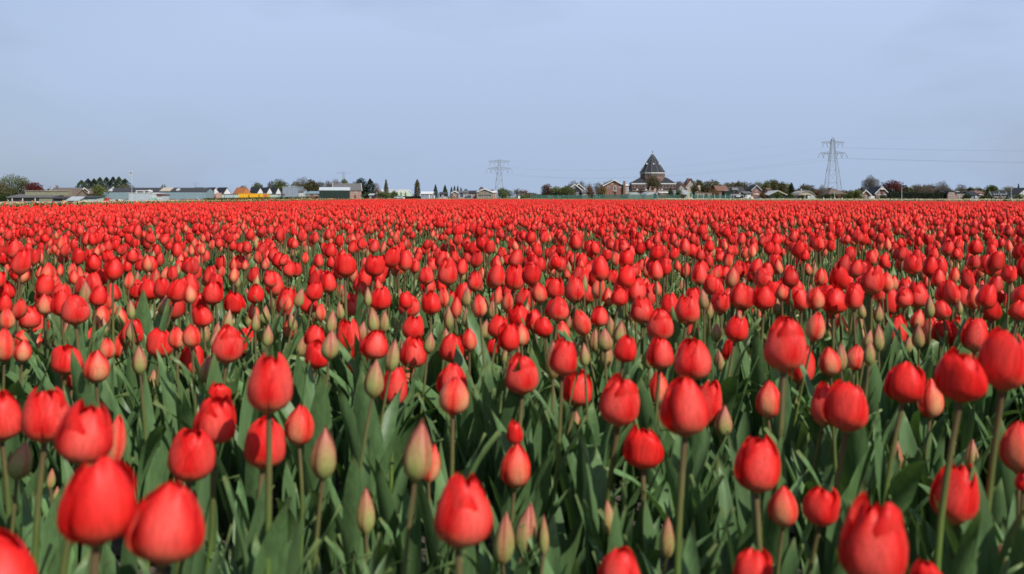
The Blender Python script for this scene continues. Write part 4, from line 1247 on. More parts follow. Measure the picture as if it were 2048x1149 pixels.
# --- row of white gables
for i, (xa, xb, kind) in enumerate([(400, 412, 0), (425, 437, 0), (448.5, 460, 0), (488, 500, 1), (515, 526, 0), (534, 544, 0), (552, 561, 0)]):
    labs = ['leftmost gabled unit with white gable, joined to the end of the grey-blue hall', 'second white-gabled unit from the left, above the brown brick stack',
            'third white-gabled unit from the left, just left of the orange roof', 'orange-roofed gabled unit above the yellow containers',
            'white-gabled unit right of the orange-roofed one', 'white-gabled unit above the rightmost yellow container', 'last white-gabled unit at right, beside the tall grey box building']
    yw = R(48)
    D_ = 338
    b = Building('gabled_unit', labs[i], 'workshop', xa, xb, D_, yw, group='row of gabled workshops')
    dep = (24 if i in (1, 2) else 27 if kind else 21) * b.m / math.sin(yw)
    b.body(388.5, 376.5, dep, 'gable', MT['orange'] if False else MT['lblue'], MT['orange'] if kind else MT['slate'], None, ov=.12)
    e, r_ = b.z(388.3), b.z(377)
    MB().prism([(-b.w / 2, e), (b.w / 2, e), (0, r_)], 'y', -.10, -.005).build('gable_panel', MT['orange' if kind else 'white'], b.root)
    MB().box(-b.w / 2 + .1, b.w / 2 - .1, -.35, -.01, b.z(390.6), b.z(388.6)).build('canopy', MT['groof'], b.root)
    MB().box(-b.w / 2 + .5, b.w / 2 - .5, -.06, -.005, b.z(396), b.z(391)).build('door', MT['bgrey'], b.root)
b = Building('low_wing', 'grey wall wing with blue panels below the white gables', 'building', 412, 566, 333)
b.body(389.5, 389.5, 2, 'flat', MT['blue'], MT['groof'])
for p in range(414, 560, 18): b.box('wall_panel', 'lblue' if (p // 18) % 2 else 'gpale', p, p + 16.5, 390, 397, -.06, -.005)
b = Building('brick_stack', 'stepped brown brick block below the second white gable', 'wall', 428, 442, 326)
st_ = MB().box(b.x(432), b.x(440), 0, 2, -.3, b.z(386)); st_.build('wall', MT['pink'], b.root)
MB().box(b.x(424), b.x(431.9), .2, 1.8, -.3, b.z(392)).build('wall', MT['brick'], b.root)
for i, (xa, xb) in enumerate([(477, 496), (498.7, 516.6), (519, 536)]):
    D_ = 322
    b = Building('container', ['leftmost of three yellow containers under the orange roof', 'middle one of three yellow containers under the orange roof', 'rightmost yellow container, with brown patches, under the white gables'][i], 'container', xa, xb, D_, group='yellow containers')
    h0, h1 = b.z(397.6), b.z(388)
    MB().box(-b.w / 2, b.w / 2, 0, 2.4, h0, h1).build('body', MT['yellow'], b.root)
    for k in range(6):
        q = -b.w / 2 + b.w * (k + .5) / 6
        MB().box(q - .10, q + .10, -.05, -.003, h0 + .1, h1 - .1).build('rib', MT['yellow'], b.root)
    MB().box(-b.w / 2 - .03, b.w / 2 + .03, -.06, 2.46, h1 + .003, h1 + .1).build('lid', MT['cream'] if i == 2 else MT['yellow'], b.root)
    if i == 2: MB().box(b.x(527), b.x(535.5), -.075, -.055, h0 + .15, h1 - .15).build('door', MT['orange'], b.root)
    MB().box(-b.w / 2, b.w / 2, .1, 2.3, min(-.3, h0 - .4), h0 - .003).build('plinth', MT['void'], b.root)
b = Building('tall_box_building', 'tall plain blue-grey box building right of the white gables', 'building', 565, 595, 326)
b.body(375, 375, 9, 'flat', MT['bgrey'], MT['lblue'])
for i in range(3): b.box('wall_panel', 'bgrey', 565.2 + 10 * i, 574.8 + 10 * i, 375.4, 397, -.05, -.005)
b.box('vent', 'plum', 565, 570, 388.5, 390, -.3, -.06)
b = Building('white_annexe', 'low white annexe with dark roof right of the tall box building', 'building', 595.5, 606, 328)
b.body(384, 379.5, 8, 'side', MT['pale'], MT['groof']); b.door(601, 604, 389, 397, 'pink')
b = Building('workshop', 'low blue-grey workshop with white windows between box building and green barn', 'workshop', 606, 640, 332)
b.body(388, 384, 8, 'mono', MT['brick'], MT['blue']); b.box('fascia', 'blue', 606, 640, 384.6, 389, -.12, -.004)
b.win(612, 620, 390, 392.5); b.win(627, 635, 390, 392.5); b.box('door', 'orange', 607, 611, 387.6, 396, -.14, -.005)
hedge('low_hedge', 'low green scrub hedge in front of the white gables and yellow containers', 408, 640, 312, 397.6, 'green', 2.5, cat='hedge', seed=8)
for (px, top, hf, kd, c1, c2, lab) in [
    (487, 370, 8, 'sparse', 'brown', 'grey', 'small brown tree above the orange roof'),
    (514, 365, 12, 'leafy', 'olive', 'green', 'round olive tree behind the gables left of the big dark green tree'),
    (541, 363, 10, 'sparse', 'grey', 'brown', 'thin greyish tree joined to the left side of the big dark green tree'),
    (558, 357, 20, 'leafy', 'green', 'olive', 'big dark green domed tree left of the tall box building'),
    (582, 371, 7, 'sparse', 'spring', 'blue', 'small pale green tree above the tall box building'),
    (606, 353, 15, 'bare', 'bare', 'brown', 'tall grey-brown budding tree right of the tall box building'),
    (622, 358, 12, 'leafy', 'brown', 'olive', 'brown-green tree leaning on the tall budding tree'),
    (640, 361, 11, 'sparse', 'brown', 'olive', 'loose brownish tree left of the pale twig tree'),
    (655, 358, 9, 'bare', 'bare', 'grey', 'grey bare tree just left of the brick barn roof'),
    (671, 355, 10, 'bare', 'bare', 'pale', 'pale twiggy tree above the brick barn roof'),
    (688, 358, 11, 'leafy', 'olive', 'spring', 'yellowish green tree above the brick barn roof')]:
    tree('deciduous_tree', lab, px, 392, top, hf, kd, c1, c2, dens=1.2)
# --- green barn and brick house
b = Building('green_barn', 'dark green metal barn with a pale roof, front of the brick house', 'barn', 639.5, 699, 305, R(9))
b.body(381.2, 376, 7, 'side', MT['green'], MT['pale'], ov=.15)
for i in range(6): b.box('cladding_panel', 'green', 640.4 + 9.7 * i, 649.6 + 9.7 * i, 381.8, 399, -.05, -.005)
xr = b.w / 2
MB().box(xr + .005, xr + .06, 2.2, 4.6, 0, b.z(387)).build('door', MT['bgrey'], b.root)
MB().box(xr + .005, xr + .05, .1, 2.1, 0, b.z(382)).build('wall_panel', MT['blue'], b.root)
MB().box(xr + .005, xr + .05, 4.7, 6.9, 0, b.z(382)).build('wall_panel', MT['blue'], b.root)
b = Building('brick_house', 'grey-roofed brick house with white edged gable behind the green barn', 'house', 668, 722, 332, R(12))
b.body(381.5, 368, 8.5, 'side', MT['pbrick'], MT['groof'], MT['white'], ov=.2)
xr = b.w / 2
for (ya, za, zb) in ((2.8, 388, 384), (4.9, 388, 384), (3.8, 396, 391)):
    f = MB().box(xr + .005, xr + .09, ya, ya + 1.0, b.z(za), b.z(zb)).build('window', MT['white'], b.root)
    MB().box(xr + .091, xr + .10, ya + .14, ya + .86, b.z(za) + .12, b.z(zb) - .12).build('pane', MT['glass'], f)
b.win(709, 713, 385, 390, 'white', 'glass'); b.box('door', 'plum', 708, 712, 391, 397)
tree('dark_tree', 'big near-black evergreen behind the brick house gable', 722, 372, 356, 18, 'leafy', 'dark', 'dark', lobes=9, dens=1.5, botfrac=.08)
tree('dark_tree', 'pointed near-black evergreen right of the brick house', 740, 368, 358, 14, 'pine', 'dark', 'dark', dens=1.6)
bush('dark bush at the foot of the near-black evergreens', 737, 330, 384, 14, 'dark', 'green')
tree('deciduous_tree', 'faint pale bare tree right of the near-black evergreens', 752, 410, 362, 8, 'bare', 'pale', 'grey', dens=.8)
b = Building('small_house', 'small brown house half hidden right of the near-black evergreens', 'house', 748, 759, 395)
b.body(386, 379, 7, 'gable', MT['brown'], MT['broof']); b.win(751, 755, 386, 389)
b = Building('field_shed', 'tiny dark shed with pale roof at the foot of the evergreens', 'shed', 738, 746, 318)
b.body(391, 389, 3, 'mono', MT['black'], MT['pale']); b.box('door', 'grey', 739, 743, 393, 397.6)
# --- greenhouses
for (xa, xb, lab) in [(757, 768, 'white greenhouse end showing left of the thin conifer'), (795.5, 804, 'greenhouse bay with long white roof, left one of three pointed bays'), (804, 813, 'middle one of three pointed white greenhouse bays'), (813, 822, 'right one of three pointed white greenhouse bays')]:
    b = Building('greenhouse', lab, 'greenhouse', xa, xb, 440, R(38) if xa > 790 else 0, group='white greenhouses')
    b.body(386, 380.3, 12 if xa > 800 else 16, 'gable', MT['glassy'], MT['white'], MT['white'], ov=.1)
    for k in (-.25, .0, .25):
        MB().box(b.w * k - .06, b.w * k + .06, -.06, -.004, 0, b.z(385.6)).build('mullion', MT['white'], b.root)
tree('conifer_tree', 'thin see-through conifer in front of the white greenhouse roof', 772, 350, 360, 9, 'conifer', 'olive', 'brown', dens=.75)
bush('loose green scrub under the thin conifer', 766, 335, 384, 14, 'olive', 'green'); bush('rounded bright green bush in front of the greenhouses', 788, 345, 381, 8, 'green', 'spring')
vehicle('parked_car', 'pale blue car parked by the dark hedge below the greenhouses', 'car', 797, 330, 4.0, 'lblue', 'car', k=.72)
hedge('dark_hedge', 'low dark hedge running right from the pale blue car', 786, 842, 338, 395, 'dark', 1.4, seed=12)
def bollard(px, D, top, label, w=.22, name='marker_post', cat='post', mat='white', cap=None):
    X = px2x(px, D); g = ground_z(X, D); h = py2z(top, D) - g
    rt = empty(name, (X, D, g), label=label, cat=cat)
    MB().lathe([(w, -.1), (w, h * .85), (w * .7, h)], 6).build('shaft', MT[mat], rt)
    MB().lathe([(w * 1.25, -.1), (w * 1.25, .15), (w, .2)], 6).build('foot', MT['conc'], rt)
    return rt
bollard(807.5, 300, 395, 'short white post in front of the dark hedge', .35)
tree('poplar_tree', 'single slim columnar poplar between greenhouses and white-roofed bungalow', 834.5, 380, 360, 6.5, 'poplar', 'brown', 'olive', dens=1.4)
bush('greyish shrub at the foot of the poplar', 832, 372, 386, 7, 'grey', 'brown')
b = Building('bungalow', 'low bungalow with white flat-pitched roof right of the poplar', 'house', 842, 865, 365)
b.body(388.5, 384.5, 8, 'side', MT['bgrey'], MT['white']); b.win(845, 849, 390, 393); b.win(852, 856, 390, 393); b.door(859, 861.5, 389.5, 396)
bollard(858.5, 345, 391, 'short white post in front of the white-roofed bungalow', .3); bollard(868.5, 340, 391.5, 'white post right of the white-roofed bungalow', .2)
# --- conifers and village left of the middle pylon
for (px, top, hf, kd, c1, c2, lab) in [
    (871, 370, 8, 'conifer', 'blue', 'dark', 'left one of two pointed blue-green conifers beside the white-roofed bungalow'),
    (890, 371, 9, 'conifer', 'green', 'dark', 'right one of two pointed conifers, above the black shed'),
    (903, 375, 5, 'conifer', 'blue', 'grey', 'faint small conifer right of the two pointed ones'),
    (909, 372.5, 5, 'conifer', 'blue', 'grey', 'faint taller conifer behind the arched brick house'),
    (915.5, 373, 5, 'conifer', 'blue', 'grey', 'faint conifer third in the pale row behind the arched brick house'),
    (922, 376, 5, 'conifer', 'blue', 'grey', 'faint short conifer at the right end of the pale row'),
    (932, 378, 7, 'leafy', 'blue', 'olive', 'rounded grey-green tree above the flat grey houses'),
    (963, 374, 7, 'leafy', 'copper', 'copper', 'small copper tree behind the brown gabled villa'),
    (984, 379, 6, 'leafy', 'brown', 'rust', 'small brown tree right of the brown gabled villa')]:
    tree('conifer_tree' if kd == 'conifer' else 'copper_tree' if c1 == 'copper' else 'deciduous_tree', lab, px, 430, top, hf, kd, c1, c2)
b = Building('black_shed', 'black shed with dark roof below the right pointed conifer', 'shed', 879, 892, 390)
b.body(389, 385.5, 6, 'side', MT['black'], MT['dark'])
b.door(884, 887, 390, 396, 'grey')
b = Building('arched_house', 'red brick house with pale curved gable left of the grey terrace', 'house', 903, 916, 395)
b.body(386.5, 383, 8, 'gable', MT['brick'], MT['cream'], MT['white']); b.win(906, 909, 387, 390); b.win(911, 914, 387, 390); b.door(908.5, 910.5, 391.5, 396)
b = Building('grey_house', 'grey house with dark garage right of the arched brick house', 'house', 916, 937, 398)
b.body(386, 383, 8, 'side', MT['grey'], MT['groof']); b.box('garage_door', 'navy', 921, 926.5, 387, 394); b.win(930, 935, 385.8, 388.2)
b = Building('grey_house', 'dark-roofed brown house right of the grey house with garage', 'house', 937, 953, 402)
b.body(387, 382.5, 8, 'side', MT['pbrick'], MT['slate']); b.win(940, 943, 388, 391); b.win(946, 949, 388, 391)
b = Building('brown_villa', 'brown gabled villa with white windows left of the smaller pylon', 'house', 955, 983, 392)
b.body(384, 378.5, 9, 'gable', MT['timber'], MT['groof'], MT['white'])
b.win(957, 962, 384, 386.4); b.win(974, 978, 384, 387); b.win(981, 982.6, 384, 387); b.box('balcony', 'grey', 955, 984, 389.2, 390, -.5, -.01)
for p in (960, 966, 972): b.door(p, p + 2.2, 391, 396)
b = Building('villa_wing', 'pale brick side wing attached right of the brown gabled villa', 'house', 983, 993, 394)
b.body(386, 383, 7, 'side', MT['pbrick'], MT['white']); b.win(986, 989, 387, 390)
# garden fence
def fence(name, label, cat, x0, x1, D, D1, top, bottom, npost, panelmat, postmat, ptop=None, pw=.06, pieces=None, panel='rail_panel'):
    xa, xb = px2x(x0, D), px2x(x1, D1)
    rt = empty(name, (xa, D, ground_z(xa, D)), label=label, cat=cat)
    g = lambda t: ground_z(xa + (xb - xa) * t, D + (D1 - D) * t) - ground_z(xa, D)
    P = lambda t, z: ((xb - xa) * t, (D1 - D) * t, z + g(t))
    zt = py2z(top, (D + D1) / 2) - ground_z((xa + xb) / 2, (D + D1) / 2); zb = .08 if bottom is None else py2z(bottom, (D + D1) / 2) - ground_z((xa + xb) / 2, (D + D1) / 2)
    zp = zt + .1 if ptop is None else py2z(ptop, (D + D1) / 2) - ground_z((xa + xb) / 2, (D + D1) / 2)
    for i in range(npost - 1):
        a, c = i / (npost - 1), (i + 1) / (npost - 1)
        dz = random.uniform(-.12, .05)
        q = MB()
        pa, pb = Vector(P(a, 0)), Vector(P(c, 0))
        o_ = Vector((0, .02, 0))
        q.add([pa + Vector((0, 0, zb)), pb + Vector((0, 0, zb)), pb + Vector((0, 0, zt)), (pa + pb) / 2 + Vector((0, 0, zt + dz)), pa + Vector((0, 0, zt)),
               pa + o_ + Vector((0, 0, zb)), pb + o_ + Vector((0, 0, zb)), pb + o_ + Vector((0, 0, zt)), (pa + pb) / 2 + o_ + Vector((0, 0, zt + dz)), pa + o_ + Vector((0, 0, zt))],
              [(0, 1, 2, 3, 4), (9, 8, 7, 6, 5), (0, 5, 6, 1), (4, 3, 8, 9), (3, 2, 7, 8)])
        q.build(panel, panelmat, rt)
    for i in range(npost):
        t = i / (npost - 1)
        p = Vector(P(t, 0)) + Vector((0, -.09, 0))
        MB().bar(p + Vector((0, 0, -.2)), p + Vector((0, 0, zp * random.uniform(.96, 1.06))), pw, pw, 5).build('post', postmat, rt)
    return rt
fence('garden_fence', 'pale low garden fence in front of the brown gabled villa', 'fence', 957, 992, 372, 372, 393, None, 8, MT['timber'], MT['pale'], 391.5, .08)
vehicle('parked_car', 'dark car parked before the dark-roofed brown house', 'car', 937, 370, 4.2, 'navy', 'car', k=.8)
def tunnel(name, label, px, D, half, top, length, mat='film', door=None, base=None, flat=1.0):
    X = px2x(px, D); g = ground_z(X, D) if base is None else py2z(base, D)
    m = D / FPX; w = half * m; h = py2z(top, D) - g
    rt = empty(name, (X, D, g), label=label, cat='polytunnel')
    n_ = 14
    pts = [(-w * math.cos(math.pi * k / n_), h * math.sin(math.pi * k / n_) ** flat) for k in range(n_ + 1)]
    MB().prism([(pts[0][0], -.3)] + pts + [(pts[-1][0], -.3)], 'y', 0, length).build('cover', MT[mat], rt, smooth=False)
    hp = MB()
    for k in range(n_):
        hp.bar((pts[k][0], -.06, pts[k][1] + .03), (pts[k + 1][0], -.06, pts[k + 1][1] + .03), .05, .05, 4)
    hp.build('hoop', MT['steel'], rt)
    if door:
        a, c, t = door
        z_ = py2z(t, D) - g
        MB().box((a - px) * m, (c - px) * m, -.05, -.005, .0, z_).build('door', MT['void'], rt)
        MB().box((a - px) * m - .1, (a - px) * m, -.09, -.004, .0, z_).box((c - px) * m, (c - px) * m + .1, -.09, -.004, 0, z_).box((a - px) * m - .1, (c - px) * m + .1, -.09, -.004, z_ + .003, z_ + .12).build('door_frame', MT['pale'], rt)
    return rt
tunnel('cloche_tunnel', 'low long white cloche left of a humped one, before the black shed', 881, 352, 6, 394.6, 4)
tunnel('cloche_tunnel', 'humped white cloche right of the long low one', 890, 350, 4.4, 393, 3)
for p, t_, l in [(918, 390, 'thin grey post before the grey house'), (927.5, 389, 'taller pale post right of the dark garage'), (943.5, 390, 'pale post beside the parked dark car'), (991.5, 387, 'pale lamp-like post at the right end of the garden fence')]:
    bollard(p, 362, t_, l, .12, mat='pale')
def lamp_post(px, D, top, label, base=None, arm=True):
    X = px2x(px, D); g = ground_z(X, D); h = py2z(top, D) - g
    rt = empty('street_lamp', (X, D, g), label=label, cat='street lamp')
    MB().lathe([(.16, -.1), (.15, 1.0), (.10, 1.1), (.07, h)], 8).build('pole', MT['pale'], rt)
    MB().box(-.12, .55, -.10, .10, h - .02, h + .10).build('lamp_head', MT['pale'], rt)
    return rt
lamp_post(1000.5, 385, 378, 'white street lamp in front of the smaller pylon base')
bush('dense green bush at the right foot of the smaller pylon', 1006, 378, 376, 13, 'green', 'spring')
tree('deciduous_tree', 'low brown tree right of the green pylon-foot bush', 1019, 392, 380, 10, 'sparse', 'brown', 'olive')
tree('deciduous_tree', 'greyish rounded bare tree midway between smaller pylon and copper tree', 1035, 420, 376, 9, 'bare', 'bare', 'grey')
tree('deciduous_tree', 'reddish brown low tree left of the start of the teal net', 1047, 410, 379, 10, 'sparse', 'rust', 'brown')
bush('green scrub beside a tiny white box left of the teal net', 1043, 372, 389, 13, 'green', 'spring')
b = Building('beehive_box', 'tiny white box lying in the green scrub', 'box', 1036, 1040, 360)
b.body(393.5, 392.6, 1, 'gable', MT['white'], MT['pale'], ov=.05)
hedge('far_wood', 'faint brownish far wood low on the horizon left of the copper tree', 1050, 1095, 560, 385.5, 'brown', 10, cat='wood', seed=21)
# --- net fence, copper tree, willow scrub, black house
netm = leafy('teal_netting', .7, .35)
def net_material():
    m = bpy.data.materials.new('teal_net_mesh')
    n, l, p, o = nodes_of(m)
    p.inputs['Base Color'].default_value = (.016, .10, .078, 1); p.inputs['Roughness'].default_value = .7
    t = n.new('ShaderNodeBsdfTransparent'); x = n.new('ShaderNodeMixShader'); x.inputs[0].default_value = .52
    l.new(t.outputs[0], x.inputs[1]); l.new(p.outputs[0], x.inputs[2]); l.new(x.outputs[0], o.inputs[0])
    return m
M_NET = net_material()
fence('net_fence', 'teal windbreak net on dark posts, left length in front of the willow scrub', 'net fence', 1061, 1180, 352, 356, 390.5, 397.5, 12, M_NET, MT['timber'], 389.5, .07, panel='net')
fence('net_fence', 'teal windbreak net on posts, middle length in front of the polytunnels', 'net fence', 1187, 1360, 356, 360, 389.5, 398.5, 16, M_NET, MT['timber'], 388.5, .07, panel='net')
fence('net_fence', 'teal windbreak net on pale posts, right length ending at the grey hoop tunnel', 'net fence', 1384, 1462, 360, 362, 390.5, 398.5, 8, M_NET, MT['pale'], 388.5, .10, panel='net')
tree('copper_tree', 'copper-brown tree left of the pale green willow scrub', 1094, 410, 367, 12, 'leafy', 'copper', 'brown')
tree('willow', 'pale green willow scrub, left half, behind the teal net', 1112, 372, 372, 14, 'leafy', 'spring', 'olive', botfrac=.02, lobes=9)
tree('willow', 'pale green willow scrub, right half, against the black house', 1134, 368, 371, 17, 'leafy', 'spring', 'olive', botfrac=.02, lobes=9)
tree('deciduous_tree', 'dark bare tree above the black house, left one of two', 1146, 430, 359.5, 11, 'bare', 'brown', 'grey')
tree('deciduous_tree', 'dark bare tree above the black house, right one of two', 1163, 432, 359, 9, 'bare', 'brown', 'grey')
b = Building('black_house', 'black boarded house with white roof edges behind the willow scrub', 'house', 1136, 1168, 385, R(8))
b.body(383, 369.5, 10, 'gable', MT['black'], MT['groof'], MT['white'], ov=.3, x0=1131, x1=1167)
b.win(1145, 1150, 372, 377); b.win(1139, 1144, 385, 391); b.win(1152, 1157, 385, 391)
b = Building('black_barn', 'second black gable with white slanting roof edge, right behind the black house', 'house', 1150, 1176, 400, R(8))
b.body(381, 368.5, 9, 'gable', MT['black'], MT['slate'], MT['white'], ov=.3, x0=1142, x1=1172)
b = Building('grey_cottage', 'small grey cottage at the right foot of the black house', 'house', 1164, 1176, 383)
b.body(386, 381, 6, 'side', MT['grey'], MT['groof']); b.win(1166.5, 1170, 387.5, 390.5)
tree('red_shrub', 'rust-red leafing shrub between black house and brick gable house', 1180, 378, 372, 8.5, 'leafy', 'rust', 'brown', botfrac=.05)
tree('deciduous_tree', 'pale bare tree above the rust-red shrub', 1178, 440, 363, 8, 'bare', 'pale', 'grey', dens=.7)
tree('deciduous_tree', 'grey twiggy tree left of the pollard', 1194, 425, 364, 9, 'bare', 'bare', 'grey')
tree('pollard_tree', 'knobbly dark pollard tree left of the wide brick gable house', 1205, 400, 361, 9, 'pollard')
tree('deciduous_tree', 'olive leafing small tree against the wide brick gable house', 1203, 372, 373, 10, 'leafy', 'spring', 'rust', botfrac=.1)
bush('dark bush with a pale stone behind the net, below the rust-red shrub', 1184, 366, 389, 7, 'dark', 'brown')
# --- brick gable house
b = Building('brick_gable_house', 'wide brick house with white-edged gable left of the church', 'house', 1208, 1248, 388)
b.body(371.5, 361, 11, 'gable', MT['brick'], MT['slate'], MT['white'], ov=.55)
b.win(1215, 1220, 372.7, 377); b.win(1238, 1243.5, 372.7, 376.5, bars=2)
b.box('window_band', 'cream', 1221, 1226.5, 367.7, 369.2); b.box('window_band', 'cream', 1232, 1238.5, 367.7, 369.2)
b.door(1228, 1231.6, 373, 381.5, 'glass'); b.box('sill', 'white', 1226.5, 1233, 382, 383, -.4, -.01); b.box('door', 'void', 1228.5, 1231.6, 383.4, 392)
MB().box(b.x(1246.2), b.x(1250.4), -1.1, -.02, -.2, b.z(362.5)).build('chimney', MT['brown'], b.roof)
b = Building('house_wing', 'cream-sided wing at the right of the wide brick gable house', 'house', 1250.6, 1257.5, 389)
b.body(372, 369.5, 9, 'side', MT['cream'], MT['white']); b.win(1252, 1254, 375, 384); b.win(1255, 1256.8, 375, 384)
bush('dark tree between brick gable house and church', 1262, 440, 364, 7, 'dark', 'green'); 
# --- the church
D_ = 432.0
m_ = D_ / FPX
cxp = 1305.0
X = px2x(cxp, D_); g0 = ground_z(X, D_)
ch = empty('church', (X, D_, g0), label='round brick church with tall dark conical roof and white eaves', cat='church')
def zz(py): return py2z(py, D_) - g0
def octo(name, mat, prof, n=10, ph=0.31, par=None, smooth=False):
    return MB().lathe([(max(.01, r_ * m_), zz(y_)) for r_, y_ in prof], n, ph).build(name, mat, par or ch, smooth=smooth)
NS = 12
octo('drum_wall', MT['brown'], [(24.2, 401), (24.2, 347.8)], NS)
octo('cornice', MT['white'], [(25.2, 347.9), (25.8, 347.6), (25.8, 346.0), (25.2, 345.8)], NS)
cone = octo('spire_roof', MT['slate'], [(25.7, 345.7), (22, 340.5), (18, 334.2), (13.2, 326.5), (9.0, 319.6), (5.2, 313.5), (2.2, 309.6), (1.0, 308.4)], NS)
for k in range(NS):
    a = 2 * math.pi * k / NS + .31
    rb = MB(); pr_ = [(25.7, 345.7), (18, 334.2), (9.0, 319.6), (2.2, 309.6)]
    for (ra, ya), (rb_, yb) in zip(pr_[:-1], pr_[1:]):
        rb.bar((ra * m_ * math.cos(a), ra * m_ * math.sin(a), zz(ya)), (rb_ * m_ * math.cos(a), rb_ * m_ * math.sin(a), zz(yb)), .10, .09, 4)
    rb.build('ridge', MT['trim'], cone)
octo('lantern', MT['pale'], [(1.3, 309), (1.5, 308.2), (1.0, 306.6), (.5, 306.2)], 8, par=cone)
octo('finial', MT['dark'], [(.3, 306.3), (1.05, 305.6), (1.05, 304.4), (.3, 303.6), (.18, 300.5)], 8, par=cone)
for a in (-90, -30, -150):
    q = R(a); r_ = 13.9 * m_
    d = MB().prism([(-.30, zz(329.6)), (.30, zz(329.6)), (.30, zz(328)), (0, zz(326.6)), (-.30, zz(328))], 'y', -.45, .9).build('dormer', MT['white'], cone)
    d.location = (r_ * math.cos(q), r_ * math.sin(q), 0); d.rotation_euler = (0, 0, q + math.pi / 2)
for k in range(NS):                                     # band of windows under the eaves
    for j in (-1, 0, 1):
        a = 2 * math.pi * (k + .5) / NS + .31
        if math.sin(a) > .35: continue
        r_ = 24.2 * m_ * math.cos(math.pi / NS)
        w = MB().box(-.42, .42, -.12, -.004, zz(354.2), zz(349.2)).build('window', MT['pbrick'], ch)
        MB().box(-.33, .33, -.135, -.12, zz(353.9), zz(349.5)).build('pane', MT['glass'], w)
        w.location = (r_ * math.cos(a) + j * 1.15 * -math.sin(a), r_ * math.sin(a) + j * 1.15 * math.cos(a), 0)
        w.rotation_euler = (0, 0, a + math.pi / 2)
octo('band', MT['pbrick'], [(24.6, 356.3), (25.1, 356), (25.1, 354.9), (24.4, 354.7)], NS)
octo('band', MT['pbrick'], [(24.5, 359.6), (24.9, 359.3), (24.9, 358.6), (24.4, 358.4)], NS)
for sgn, (xc, hw) in ((-1, (1281, 20.5)), (1, (1329, 19.5))):     # low side chapels with hipped roofs
    xo = (xc - cxp) * m_
    w_ = hw * m_
    y0_ = -23 * m_
    W = MB().box(xo - w_ + .3, xo + w_ - .3, y0_ + .3, y0_ + 36 * m_, -.4, zz(369.2)).build('chapel_wall', MT['brown'], ch)
    MB().box(xo - w_, xo + w_, y0_, y0_ + 36 * m_ + .3, zz(369.1), zz(367.2)).build('fascia', MT['white'], ch)
    e_, r_ = zz(367.1), zz(355.6)
    xi = xo - sgn * w_                                    # inner side meets the drum
    yb = y0_ + 36 * m_ + .3
    vs = [(xo - w_, y0_, e_), (xo + w_, y0_, e_), (xo + w_, yb, e_), (xo - w_, yb, e_), (xo - .12 * w_, y0_ + 14 * m_, r_), (xo + .12 * w_, y0_ + 14 * m_, r_)]
    MB().add(vs, [(0, 1, 5, 4), (1, 2, 5), (2, 3, 4, 5), (3, 0, 4), (3, 2, 1, 0)]).build('chapel_roof', MT['slate'], ch)
    for k in range(6):
        xk = xo - w_ + w_ * 2 * (k + .5) / 6
        f = MB().box(xk - .50, xk + .50, y0_ + .17, y0_ + .296, zz(375.6), zz(370.4)).build('window', MT['brown'] if k % 2 else MT['pbrick'], ch)
        MB().box(xk - .38, xk + .38, y0_ + .14, y0_ + .17, zz(375.2), zz(370.8)).build('pane', MT['glass'], f)
    MB().box(xo - w_ + .2, xo + w_ - .2, y0_ + .12, y0_ + .299, zz(377), zz(376.2)).build('sill', MT['pbrick'], ch)
    vs = [(xo - w_, y0_ - 2.2, zz(381.5)), (xo + w_, y0_ - 2.2, zz(381.5)), (xo + w_, y0_ + .29, zz(377.3)), (xo - w_, y0_ + .29, zz(377.3))]
    vs += [(a, b_, c - .2) for a, b_, c in vs]
    MB().add(vs, [(0, 1, 2, 3), (7, 6, 5, 4), (0, 4, 5, 1), (1, 5, 6, 2), (2, 6, 7, 3), (3, 7, 4, 0)]).build('aisle_roof', MT['slate'], ch)
    MB().box(xo - w_ + .2, xo + w_ - .2, y0_ - 1.9, y0_ + .25, -.4, zz(382.2)).build('aisle_wall', MT['brick'], ch)
    MB().box(xo - w_, xo + w_, y0_ - 2.45, y0_ - 2.21, zz(382.6), zz(381.3)).build('fascia', MT['pbrick'], ch)
    for k in (-.5, .35):
        dv = MB().prism([(xo + k * w_ - .5, zz(380.8)), (xo + k * w_ + .5, zz(380.8)), (xo + k * w_, zz(377.6))], 'y', y0_ - 1.9, y0_ + .2).build('dormer', MT['white'], ch)
MB().box(-10.5 * m_, 10 * m_, -32 * m_, -8 * m_, -.4, zz(371.5)).build('porch_wall', MT['pink'], ch)
MB().prism([(-11 * m_, zz(371.4)), (10.5 * m_, zz(371.4)), (0, zz(362))], 'y', -32.5 * m_, -7.5 * m_).build('porch_roof', MT['slate'], ch)
dd = MB().box(-1.0, 1.0, -32 * m_ - .1, -32 * m_ - .004, 0, 2.7).build('door', MT['timber'], ch)
for k in (-5.5, 5.5): MB().box(k * m_ - .5, k * m_ + .5, -32 * m_ - .09, -32 * m_ - .004, zz(383), zz(375)).build('window', MT['glass'], ch)
tree('deciduous_tree', 'olive tree with clear trunk standing right in front of the church', 1306, 392, 351, 14, 'leafy', 'olive', 'brown', botfrac=.42, dens=.9)
tree('deciduous_tree', 'small thin bare tree before the left chapel of the church', 1281, 394, 368, 7, 'bare', 'brown', 'grey', dens=.5)
tunnel('polytunnel', 'left white domed polytunnel in front of the church', 1270, 372, 14.5, 384.4, 14)
tunnel('polytunnel', 'right white domed polytunnel with a dark door in front of the church', 1303.5, 370, 15, 383.3, 14, door=(1307, 1313, 387.3))
b = Building('brick_porch', 'small brick lean-to beside the right polytunnel', 'shed', 1319, 1337, 395)
b.body(386.5, 384.5, 4, 'mono', MT['brick'], MT['white']); b.win(1322, 1325, 388, 391)
tree('conifer_tree', 'small dark cone-shaped evergreen right of the polytunnels', 1341, 376, 376, 9, 'conifer', 'dark', 'green', dens=1.3)
bush('dark rounded shrub right of the small cone-shaped evergreen', 1357, 373, 377, 10, 'dark', 'olive')
